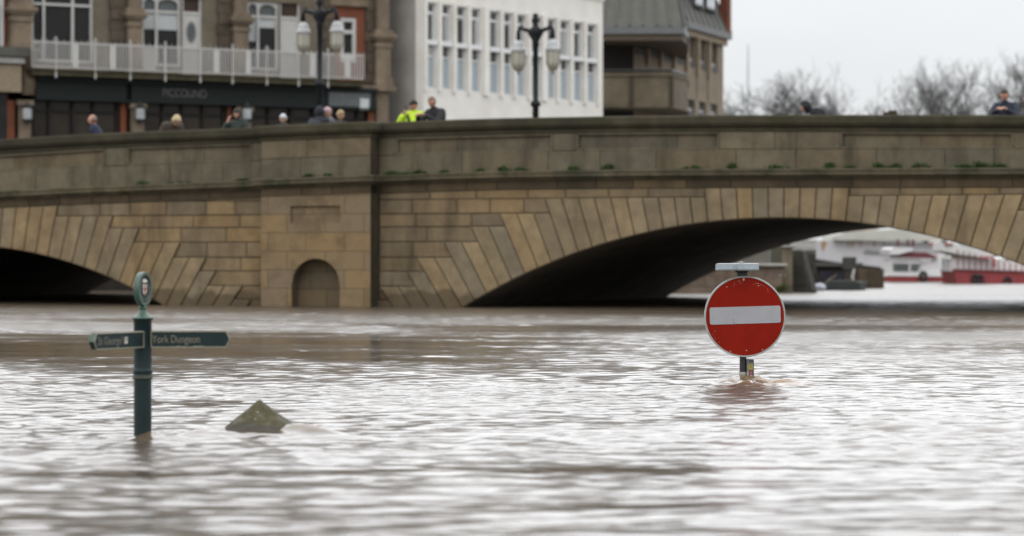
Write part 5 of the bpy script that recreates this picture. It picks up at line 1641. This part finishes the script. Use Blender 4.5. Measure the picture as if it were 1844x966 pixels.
# ------------------------------------------------------------------ drowned stone pier with a pyramid cap
m, N, L, b = newmat("mossy_cap")
b.inputs["Roughness"].default_value = .85; b.inputs["Specular IOR Level"].default_value = .25
tc = N.new("ShaderNodeTexCoord"); no = N.new("ShaderNodeTexNoise"); no.inputs["Scale"].default_value = 11; no.inputs["Detail"].default_value = 8; no.inputs["Roughness"].default_value = .7
L.new(tc.outputs["Object"], no.inputs["Vector"])
rp = N.new("ShaderNodeValToRGB")
for e, (p, c) in zip(rp.color_ramp.elements, ((.32, (.040, .036, .018)), (.66, (.105, .098, .080)))): e.position = p; e.color = (*c, 1)
e = rp.color_ramp.elements.new(.5); e.color = (.062, .056, .027, 1)
L.new(no.outputs[0], rp.inputs[0])
se = N.new("ShaderNodeSeparateXYZ"); L.new(tc.outputs["Object"], se.inputs[0])
n2 = N.new("ShaderNodeTexNoise"); n2.inputs["Scale"].default_value = 7; L.new(tc.outputs["Object"], n2.inputs["Vector"])
ma = N.new("ShaderNodeMath"); ma.operation = 'MULTIPLY_ADD'; ma.inputs[1].default_value = .14; L.new(n2.outputs[0], ma.inputs[0]); L.new(se.outputs["Z"], ma.inputs[2])
mr = N.new("ShaderNodeMapRange"); mr.inputs["From Min"].default_value = .13; mr.inputs["From Max"].default_value = .165; mr.inputs["To Min"].default_value = 1; mr.inputs["To Max"].default_value = 0
L.new(ma.outputs[0], mr.inputs["Value"])
mx = N.new("ShaderNodeMixRGB"); mx.inputs[2].default_value = (.058, .055, .044, 1); L.new(mr.outputs[0], mx.inputs[0]); L.new(rp.outputs[0], mx.inputs[1])   # wet grey tide line
vo = N.new("ShaderNodeTexVoronoi"); vo.inputs["Scale"].default_value = 34; mpv = N.new("ShaderNodeMapping"); mpv.inputs["Scale"].default_value = (1, 1, .7); L.new(tc.outputs["Object"], mpv.inputs[0]); L.new(mpv.outputs[0], vo.inputs["Vector"])
mv = N.new("ShaderNodeMapRange"); mv.inputs["From Min"].default_value = .22; mv.inputs["From Max"].default_value = .12; L.new(vo.outputs["Distance"], mv.inputs["Value"])
n5 = N.new("ShaderNodeTexNoise"); n5.inputs["Scale"].default_value = 14; L.new(tc.outputs["Object"], n5.inputs["Vector"])
m5 = N.new("ShaderNodeMapRange"); m5.inputs["From Min"].default_value = .54; m5.inputs["From Max"].default_value = .62; m5.inputs["To Max"].default_value = .8; L.new(n5.outputs[0], m5.inputs["Value"])
mm = N.new("ShaderNodeMath"); mm.operation = 'MULTIPLY'; L.new(mv.outputs[0], mm.inputs[0]); L.new(m5.outputs[0], mm.inputs[1])
x5 = N.new("ShaderNodeMixRGB"); x5.inputs[2].default_value = (.34, .34, .30, 1); L.new(mm.outputs[0], x5.inputs[0]); L.new(mx.outputs[0], x5.inputs[1]); L.new(x5.outputs[0], b.inputs["Base Color"])
bp = N.new("ShaderNodeBump"); bp.inputs["Distance"].default_value = .02; bp.inputs["Strength"].default_value = .5; L.new(no.outputs[0], bp.inputs["Height"]); L.new(bp.outputs[0], b.inputs["Normal"])
k = CAP_Y / FPX
ap = gz(724, CAP_Y) + .012; s = 74*k; ch = .055
def oct_(s, ch): return [(-s+ch, -s), (s-ch, -s), (s, -s+ch), (s, s-ch), (s-ch, s), (-s+ch, s), (-s, s-ch), (-s, -s+ch)]
rings = [(s*1.5, ch*1.3, -1.4), (s*1.5, ch*1.3, -.11), (s, ch, .0), (s*.62, ch*.62, ap*.40), (s*.22, ch*.25, ap*.80), (s*.085, ch*.12, ap*.94), (s*.03, ch*.05, ap)]
mb = MB()
for a, c, z in rings: mb.v += [(p[0], p[1], z) for p in oct_(a, c)]
for i in range(len(rings)-1):
    for j in range(8):
        jj = (j+1) % 8; mb.f.append((i*8+j, i*8+jj, (i+1)*8+jj, (i+1)*8+j)); mb.m.append(0); mb.t.append(.5)
mb.f.append(tuple(range((len(rings)-1)*8, len(rings)*8))); mb.m.append(0); mb.t.append(.5)
o = mb.build("stone_pier_cap", [m]); o.location = (CAP_X, CAP_Y, 0)
bm = bmesh.new(); bm.from_mesh(o.data); bmesh.ops.subdivide_edges(bm, edges=bm.edges[:], cuts=3, use_grid_fill=True)
for v in bm.verts:
    if v.co.z > -.02: v.co += Vector((random.gauss(0, .0012), random.gauss(0, .0012), random.gauss(0, .0012)))
bm.to_mesh(o.data); bm.free()
tag(o, "mossy pyramid stone cap of a drowned gate pier poking out of the flood", "stone cap")

# ------------------------------------------------------------------ what is seen through the arches
QST = stone("pinkish_quay_stone", [(.20, .15, .115), (.16, .125, .10), (.23, .17, .125)], 1.5, stain=(.07, .055, .04))
def wallpiece(name, label, cat, px0, px1, py_top, Y, thick, mat, courses=.35, cap=None):
    x0, x1 = gx(px0, Y), gx(px1, Y); zt = gz(py_top, Y)
    mb = MB(); z = -1.2; r = 0
    while z < zt - .02:
        z2 = min(zt, z + courses); x = x0 - (.35 if r % 2 else 0)
        while x < x1:
            x2 = x + random.uniform(.6, 1.0); a, c = max(x, x0), min(x2, x1)
            if c - a > .08: mb.box(a + .006, c - .006, random.uniform(-.012, .012), thick, z + .006, z2 - .006, 0, random.random())
            x = x2
        z = z2; r += 1
    T_ = thing(name, label, cat, (0, Y, 0))
    mb.build("masonry", [mat], T_)
    if cap:
        mb = MB(); mb.bevbox(x0 - .1, x1 + .1, -.12, thick + .1, zt, zt + cap, .03); mb.build("coping", [plain("pale_coping", (.30, .29, .27), .8, .12, 2)], T_)
    return T_
wallpiece("quay_wall", "low pinkish stone quay wall with pale coping behind the no entry sign", "wall", 1190, 1412, 481, 78, 1.2, QST, cap=.10)
wallpiece("gate_pier", "pale stone gate pier standing between the quay wall and dark steps", "pier", 1411, 1427, 446, 79, .5, stone("buff_pier_stone", [(.21, .175, .12), (.17, .145, .105)], 1.5), cap=.06)
o = wallpiece("quay_wall", "dark stone river wall carrying a white fence beyond the arch", "wall", 1428, 1470, 451, 80, 2.0, stone("dark_quay_stone", [(.055, .050, .042), (.042, .039, .032)], 1.2))
mb = MB()
Y = 80.2; zf = gz(451, 80)
for px in np.arange(1429, 1469, 4.4):
    x = gx(px, Y); mb.box(x-.03, x+.03, -.02, .02, zf, zf + .34)
for z in (zf + .1, zf + .3): mb.box(gx(1428, Y), gx(1469, Y), -.035, -.021, z-.03, z+.03)
f = mb.build("picket_fence", [WHITE]); f.location = (0, Y, 0); tag(f, "white picket fence on top of the dark river wall", "fence")
mb = MB()                                                 # leaning timber brace
mb.tube([(gx(1448, 79), 79.4, gz(455, 79)), (gx(1466, 78.4), 78.6, gz(528, 78.4))], .13, 6)
tag(mb.build("timber_brace", [plain("wet_timber", (.035, .032, .028), .8, .25, 4)]), "dark timber brace leaning against the dark river wall", "timber")
# green weed at the foot of the quay wall
o = weed_mesh(99, .35, .45).build("weed_tuft", [plain("bright_weed", (.09, .13, .03), .7, .3, 9)], fix=False); o.location = (gx(1410, 77.6), 77.6, .02); tag(o, "bright green weed at the foot of the pinkish quay wall", "weed")
# pontoon sheds and timber fender
DT = plain("dark_timber", (.055, .045, .036), .85, .25, 3); MT = plain("brown_timber", (.125, .09, .052), .85, .25, 3)
T_ = thing("boat_shed", "low dark timber landing shed at the water's edge beyond the arch", "shed", (0, 88, 0))
Y = 88
mb = MB(); mb.box(gx(1468, Y), gx(1545, Y), 0, 2, -.5, gz(480, Y))
for px in np.arange(1470, 1545, 8): mb.box(gx(px, Y), gx(px+1.6, Y), -.05, 0, -.3, gz(481, Y))
mb.build("wall", [DT], T_)
mb = MB(); mb.box(gx(1462, Y), gx(1552, Y), -.25, 2.2, gz(480, Y), gz(474, Y)); mb.build("roof", [plain("grey_felt_roof", (.07, .07, .065), .8)], T_)
for a, b_ in ((1475, 1497), (1503, 1520)):
    mb = MB(); mb.box(gx(a, Y), gx(b_, Y), -.07, -.051, gz(505, Y), gz(488, Y)); mb.build("window", [plain("blue_dark_pane", (.03, .03, .045), .3)], T_)
T_ = thing("bollard_box", "dark square timber mooring dolphin beside the brown timber screen", "mooring post", (0, 86.5, 0)); Y = 86.5
mb = MB(); mb.box(gx(1524, Y), gx(1532, Y), 0, .3, -1, gz(486, Y)); mb.build("post", [DT], T_)
mb = MB(); mb.bevbox(gx(1520, Y), gx(1542, Y), -.05, .5, gz(487, Y), gz(463, Y), .03); mb.build("head", [plain("dark_box", (.04, .042, .036), .7, .2, 6)], T_)
mb = MB(); mb.tube([(gx(1538, Y), -.08, gz(485, Y)), (gx(1534, Y), -.1, gz(500, Y)), (gx(1537, Y), -.1, gz(508, Y))], .05, 6); mb.build("rope_fender", [WHITE], T_)
mb = MB(); Y = 90
for i, px in enumerate(np.arange(1536, 1592, 3.3)):
    mb.box(gx(px, Y), gx(px + 3.0, Y), random.uniform(-.03, .03), .15, -.8, gz(484 + (1 if i % 3 else 0), Y), 0 if px < 1560 else 1)
o = mb.build("timber_screen", [MT, plain("darker_brown_timber", (.075, .056, .036), .85, .25, 3)]); o.location = (0, Y, 0); tag(o, "brown timber screen standing in the water beside the white boat", "screen")
def hull(mb, L, B, z0, z1, bow=.35, mat=0, n=14, flare=.12):
    """simple moulded hull along +x, bow at +x"""
    rows = []
    for i in range(n+1):
        t = i/n; w = B/2*(1 if t < 1-bow else math.cos((t-1+bow)/bow*math.pi/2)**.7 if t < 1 else .02)
        w = max(w, .03); sheer = .12*(2*t-1)**2*(z1-z0)
        rows.append([(t*L - (0 if t < .98 else .0), -w*(1-flare), z0), (t*L, -w, z0+(z1-z0)*.5), (t*L + (.15 if t == 1 else 0), -w, z1+sheer), (t*L + (.15 if t == 1 else 0), w, z1+sheer), (t*L, w, z0+(z1-z0)*.5), (t*L, w*(1-flare), z0)])
    vs = [p for r in rows for p in r]; fs = []
    for i in range(n):
        for k in range(5): fs.append((i*6+k, (i+1)*6+k, (i+1)*6+k+1, i*6+k+1))
    fs += [tuple(range(5, -1, -1)), tuple(range(n*6, n*6+6))]
    mb.add(vs, fs, mat)
BW_ = plain("boat_white", (.62, .62, .62), .4, .06, 3); BR_ = plain("boat_red", (.25, .035, .038), .5, .15, 3); BRD = plain("boat_dark_red", (.14, .03, .035), .5, .15, 3)
RUB = plain("tyre_rubber", (.02, .02, .022), .8)
# dark punt
T_ = thing("punt", "low dark green open boat moored against the landing shed", "boat", (gx(1482, 84.8), 84.8, 0), R(3))
mb = MB(); hull(mb, gx(1556, 84.8) - gx(1482, 84.8), 1.1, -.15, gz(509, 84.8), .2); mb.build("hull", [plain("punt_green", (.022, .028, .026), .6, .2)], T_)
mb = MB(); mb.box(.15, 1.1, -.4, .4, gz(509, 84.8), gz(505, 84.8)); mb.build("deck", [plain("punt_deck", (.06, .062, .055), .8)], T_)
T_ = thing("mooring_buoy", "small pale float at the left end of the dark green punt", "buoy", (gx(1476, 83), 83, .1))
mb = MB(); mb.ball((0, 0, 0), .17, 14, 10, sc=(1.25, 1, .9)); mb.build("float", [plain("pale_float", (.40, .42, .48), .5)], T_, smooth=True); mb = MB(); mb.tube([(.15, 0, .08), (.35, .1, .3), (.6, .3, .42)], .015, 5); mb.build("rope", [plain("rope", (.2, .18, .14), .9)], T_)
# large white vessel behind
Y = 128
V_ = thing("river_vessel", "large white rust-streaked vessel moored behind the landing shed", "boat", (0, Y, 0), 0)
fz = lambda py: gz(py, Y)
fx = lambda px: gx(px, Y)
mb = MB()
mb.prism([(fx(1464), fz(466)), (fx(1464), fz(433)), (fx(1700), fz(437)), (fx(1700), fz(490)), (fx(1600), fz(483)), (fx(1520), fz(474))], 0, 5)
mb.prism([(fx(1464), fz(512)), (fx(1464), fz(467)), (fx(1520), fz(475)), (fx(1600), fz(484)), (fx(1740), fz(494)), (fx(1740), fz(512))], .15, 5, 1)
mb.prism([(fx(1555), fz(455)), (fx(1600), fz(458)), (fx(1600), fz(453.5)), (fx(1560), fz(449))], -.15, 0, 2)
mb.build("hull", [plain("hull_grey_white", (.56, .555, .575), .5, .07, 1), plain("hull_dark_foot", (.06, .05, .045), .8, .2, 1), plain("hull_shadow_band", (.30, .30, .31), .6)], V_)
mb = MB()
for px, w_, h_ in ((1482, 8, 17), (1487, 4, 9), (1534, 5, 10), (1550, 3, 11), (1574, 5, 10), (1527, 3, 12), (1592, 3, 9)):
    a = fx(px); mb.add([(a - w_/2*Y/FPX, -.012, fz(436)), (a + w_/2*Y/FPX, -.012, fz(436)), (a + w_*.2*Y/FPX, -.012, fz(436 + h_)), (a - w_*.15*Y/FPX, -.012, fz(436 + h_*.9))], [(0, 1, 2, 3)])
mb.build("rust_streaks", [plain("rust_orange", (.42, .25, .11), .9, .15, 2)], V_)
mb = MB(); mb.prism([(fx(1500), fz(433)), (fx(1500), fz(424)), (fx(1530), fz(418)), (fx(1640), fz(412)), (fx(1700), fz(426)), (fx(1712), fz(432)), (fx(1690), fz(434))], -.5, 4.5); mb.build("deck_canopy", [plain("canopy_white", (.52, .52, .47), .7, .08, 1)], V_)
mb = MB(); mb.prism([(fx(1520), fz(419)), (fx(1545), fz(405)), (fx(1590), fz(402)), (fx(1580), fz(414))], -.2, 1.5); mb.build("hatch", [plain("tan_hatch", (.36, .26, .20), .8)], V_)
mb = MB()
for px in (1614, 1632, 1641): mb.cut(); mb.box(fx(px-2), fx(px+2), -.6, -.51, fz(443), fz(432))
mb.build_each("red_stanchion", [BRD], V_)
mb = MB(); mb.box(fx(1676), fx(1688), -.62, -.515, fz(445), fz(438)); mb.lathe([(.2, -.06), (.28, 0), (.2, .06)], 12, (fx(1680), -.7, fz(440))); mb.build("lifebuoy_box", [plain("orange_red", (.62, .07, .03), .5)], V_)
# red and white trip boat, wheelhouse on the left
Y = wy(508)
T_ = thing("trip_boat", "white passenger boat with wheelhouse windows and a red hull stripe", "boat", (0, Y, 0), 0)
fx = lambda px: gx(px, Y); fz = lambda py: gz(py, Y)
x0 = fx(1597); Lh = fx(1735) - x0
mb = MB(); mb.prism([(x0, -.3), (x0 - .06, fz(498)), (x0 + Lh, fz(499)), (x0 + Lh, -.3)], -.04, 3.0); mb.build("hull", [BR_], T_)
mb = MB(); mb.prism([(x0 - .02, fz(498)), (x0 + .08, fz(492)), (x0 + Lh, fz(491)), (x0 + Lh, fz(499))], 0, 3.0); mb.prism([(x0 - .12, fz(497)), (x0 + Lh, fz(499)), (x0 + Lh, fz(497.6)), (x0 - .12, fz(495.6))], -.07, .0); mb.build("topsides", [BW_], T_)
mb = MB()
pl_ = [(1599, 492), (1606, 466), (1662, 468), (1664, 478), (1690, 470), (1690, 458), (1712, 457), (1716, 492)]
mb.prism([(fx(a), fz(b_)) for a, b_ in ((1599, 492.5), (1607, 466), (1660, 467), (1655, 492.5))], .1, 2.6)
mb.prism([(fx(a), fz(b_)) for a, b_ in ((1656, 492.5), (1661, 473), (1690, 471), (1715, 474), (1716, 492.5))], .2, 2.6)
mb.box(fx(1690), fx(1704), .25, 2, fz(473), fz(457)); mb.box(fx(1706), fx(1715), .35, 2, fz(474), fz(461))
cb = mb.build("cabin", [BW_], T_)
mb = MB(); mb.prism([(fx(a), fz(b_)) for a, b_ in ((1609, 489), (1608.5, 475), (1657, 475.5), (1653, 489))], .06, .1); w_ = mb.build("window", [plain("cabin_glass", (.12, .14, .14), .15, .25, 2)], cb)
mb = MB(); mb.box(fx(1637), fx(1640), .045, .06, fz(489), fz(475.2)); mb.build("mullion", [BW_], w_)
mb = MB(); mb.prism([(fx(a), fz(b_)) for a, b_ in ((1600, 459), (1601, 449), (1610, 446), (1641, 447), (1642, 452), (1614, 459))], -.3, 2.7); mb.build("roof_lip", [BW_], T_)
mb = MB(); mb.prism([(fx(a), fz(b_)) for a, b_ in ((1616, 464), (1622, 453), (1668, 455), (1686, 463), (1682, 465.5))], -.1, 2.5); mb.build("red_roof", [BRD], T_)
mb = MB()
for px in (1662, 1711):
    c = fx(px); n = 16
    mb.cut(); mb.tube([(c + .13*math.cos(t), -.12, fz(498) + .19*math.sin(t)) for t in np.linspace(0, 2*math.pi, 17)], .07, 8)
mb.build_each("tyre_fender", [RUB], T_)
# long red open-deck boat with canopy poles
Y = wy(511)
T_ = thing("passenger_barge", "long red hulled open passenger boat with white awning and red poles", "boat", (0, Y, 0), 0)
fx = lambda px: gx(px, Y); fz = lambda py: gz(py, Y)
mb = MB(); mb.prism([(fx(1727), -.3), (fx(1718), fz(486)), (fx(1900), fz(493)), (fx(1960), fz(493)), (fx(1960), -.3)], 0, 3.4); mb.build("hull", [plain("faded_red", (.27, .040, .042), .6, .3, 1.5, dirt=(.18, .02, .024))], T_)
mb = MB(); mb.prism([(fx(1716), fz(487)), (fx(1716), fz(484.5)), (fx(1960), fz(491.5)), (fx(1960), fz(494))], -.08, 0); mb.build("gunwale", [BRD], T_)
for px in np.arange(1725, 1870, 10.5):
    mb = MB(); x = fx(px); zb_0 = fz(485 + (px-1716)*.028); mb.tube([(x, .05, zb_0), (x, .05, fz(448 + (px-1716)*.24))], .025, 6)
    mb.build("awning_pole", [BRD], T_)
mb = MB(); mb.prism([(fx(1716), fz(489)), (fx(1716), fz(466)), (fx(1782), fz(468)), (fx(1800), fz(470)), (fx(1862), fz(478)), (fx(1862), fz(494))], .5, 2.8); mb.build("cabin", [BW_], T_)
mb = MB(); mb.prism([(fx(1700), fz(452)), (fx(1702), fz(437)), (fx(1730), fz(441)), (fx(1785), fz(454)), (fx(1792), fz(462)), (fx(1764), fz(463)), (fx(1730), fz(459))], .1, 3.0); mb.build("awning", [plain("awning_white", (.58, .58, .57), .7, .06, 1)], T_)
mb = MB(); mb.prism([(fx(1764), fz(466)), (fx(1764), fz(462.5)), (fx(1788), fz(462)), (fx(1793), fz(468)), (fx(1793), fz(482)), (fx(1789), fz(482)), (fx(1788), fz(466))], .0, .09); mb.prism([(fx(1700), fz(441)), (fx(1700), fz(437.5)), (fx(1716), fz(438)), (fx(1716), fz(441))], -.05, .09); mb.build("red_trim", [plain("trim_red", (.36, .08, .08), .5)], T_)
mb = MB()
for px, py in ((1755, 502), (1764, 503), (1814, 507)):
    mb.cut(); c = fx(px); mb.tube([(c + .12*math.cos(t), -.1, fz(py) + .16*math.sin(t)) for t in np.linspace(0, 2*math.pi, 17)], .06, 8)
mb.build_each("tyre_fender", [RUB], T_)
Y = 118
T_ = thing("awning_boat", "white canopied boat moored behind the long red passenger boat", "boat", (0, Y, 0), 0)
fx = lambda px: gx(px, Y); fz = lambda py: gz(py, Y)
mb = MB(); mb.box(fx(1795), fx(1990), 0, 3, -.3, fz(488)); mb.build("hull", [BW_], T_)
mb = MB(); mb.prism([(fx(1798), fz(488)), (fx(1800), fz(466)), (fx(1812), fz(463)), (fx(1850), fz(468)), (fx(1990), fz(470)), (fx(1990), fz(488))], .2, 2.8); mb.build("canopy", [BW_], T_)
mb = MB()
for px in (1815, 1832, 1849): mb.box(fx(px-1), fx(px+1), .12, .19, fz(488), fz(465))
mb.build("canopy_hoops", [BRD], T_)

# masonry seen dimly through the left arch
wallpiece("buttress", "dim brown stone buttress seen through the left arch, below the bridge", "buttress", 18, 74, 492, 77.5, 1.0, stone("pale_buttress_stone", [(.36, .27, .20), (.28, .215, .165)], 1.5, stain=(.12, .09, .065)))
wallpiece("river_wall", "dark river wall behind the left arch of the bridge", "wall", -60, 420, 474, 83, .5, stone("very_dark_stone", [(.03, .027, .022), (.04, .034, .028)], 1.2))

# ------------------------------------------------------------------ bare winter trees far behind and a thin mast
BARK = plain("grey_bark", (.04, .036, .032), .9, .2, .6)
TWIG = plain("twig_bark", (.05, .046, .042), .9, .15, .4)
def make_tree(seed, H, spread=.5):
    r = random.Random(seed); tr = MB(); cr = MB()
    def grow(p, d, L, rad, lvl):
        n = 4; pts = [p]; rs = [rad]; q_ = p.copy(); dd = d.copy()
        for i in range(n):
            dd = (dd + Vector((r.gauss(0, .16), r.gauss(0, .16), r.gauss(.025, .09)))).normalized()
            q_ = q_ + dd*(L/n); pts.append(q_.copy()); rs.append(rad*(1 - .55*(i+1)/n))
        (tr if lvl == 0 else cr).tube(pts, rs, 7 if lvl == 0 else (5 if lvl < 3 else 3), cap=False)
        if lvl >= 5: return
        k = {0: 8, 1: 5, 2: 5, 3: 4, 4: 3}[lvl]
        for j in range(k):
            t = r.uniform(.35, 1.0) if lvl else r.uniform(.3, 1.0)
            f = t*n; i = min(n-1, int(f)); b_ = pts[i].lerp(pts[i+1], f-i)
            ax = Vector((r.gauss(0, 1), r.gauss(0, 1), r.gauss(0, .5))).normalized()
            nd = (dd*r.uniform(.55, 1.0) + ax*r.uniform(.5, 1.0)*(.9 if lvl else 1.0)*(spread*2) + Vector((0, 0, .07))).normalized()
            grow(b_, nd, L*r.uniform(.50, .74), max(.0125, rs[i]*r.uniform(.45, .66)), lvl+1)
    grow(Vector((0, 0, -.3)), Vector((0, 0, 1)), H*.50, H*.027, 0)
    zm = max(v[2] for v in cr.v); f = H/zm
    for m_ in (tr, cr): m_.v = [(a*f, b_*f, c*f) for a, b_, c in m_.v]
    return tr, cr
protos = []
def tree(proto, label, px, py_top, Y, grp, rz, sxy=1.0):
    H = gz(py_top, Y) - 1.9
    if proto >= len(protos):
        tr, cr = make_tree(40 + proto*7, 10.0, .42 + .05*proto)
        T_ = thing("bare_tree", label, "tree", (0, 0, 0), 0, grp)
        tr.build("trunk", [BARK], T_, smooth=True, fix=False); cr.build("crown", [TWIG], T_, smooth=True, fix=False)
        protos.append(T_)
    else:
        T_ = copy_tree(protos[proto]); tag(T_, label, "tree", grp)
    T_.location = (gx(px, Y), Y, 1.9); T_.rotation_euler = (0, 0, rz); s = H/10; T_.scale = (s*sxy, s*sxy, s)
    return T_
GT = "bare winter trees behind the bridge"
tree(0, "low bare tree beside the thin mast, nearest the brown building", 1334, 152, 232, GT, .3, 1.3)
tree(1, "bare tree midway between the thin mast and the hooded person", 1416, 134, 235, GT, 1.1, .9)
tree(2, "dense bare tree just left of the hooded person", 1450, 120, 232, GT, 2.5, .8)
tree(0, "tallest bare tree of the left clump, right above the hooded person", 1496, 106, 222, GT, 4.4, .75)
tree(3, "thin bare tree immediately right of the thin mast", 1380, 140, 236, GT, .4, 1.3)
tree(3, "leftmost and most open bare tree of the right hand clump", 1668, 114, 200, GT, 5.2, .65)
tree(1, "tall dark-trunked bare tree left of the middle of the right clump", 1700, 92, 196, GT, 2.2, .65)
tree(2, "bare tree in the middle of the right clump", 1736, 99, 198, GT, .8, .65)
tree(0, "bare tree left of the leaning person in the dark blue jacket", 1782, 101, 202, GT, 1.7, .65)
tree(3, "bare tree right above the leaning person in the dark blue jacket", 1824, 94, 205, GT, 4.1, .7)
tree(2, "bare tree cut by the right edge of the picture", 1862, 84, 196, GT, 3.3, .7)
Y = 240
M_ = thing("mast", "thin grey mast rising over the trees beside the brown building", "mast", (gx(1347, Y), Y, 1.9))
mb = MB(); mb.tube([(0, 0, 0), (0, 0, gz(120, Y)-1.9), (0, 0, gz(80, Y)-1.9)], [.11, .08, .045], 8); mb.build("pole", [plain("mast_grey", (.42, .43, .44), .6)], M_)
mb = MB(); mb.box(-.3, .3, -.3, .3, 0, .15); mb.build("base", [plain("mast_base", (.3, .3, .3), .8)], M_)
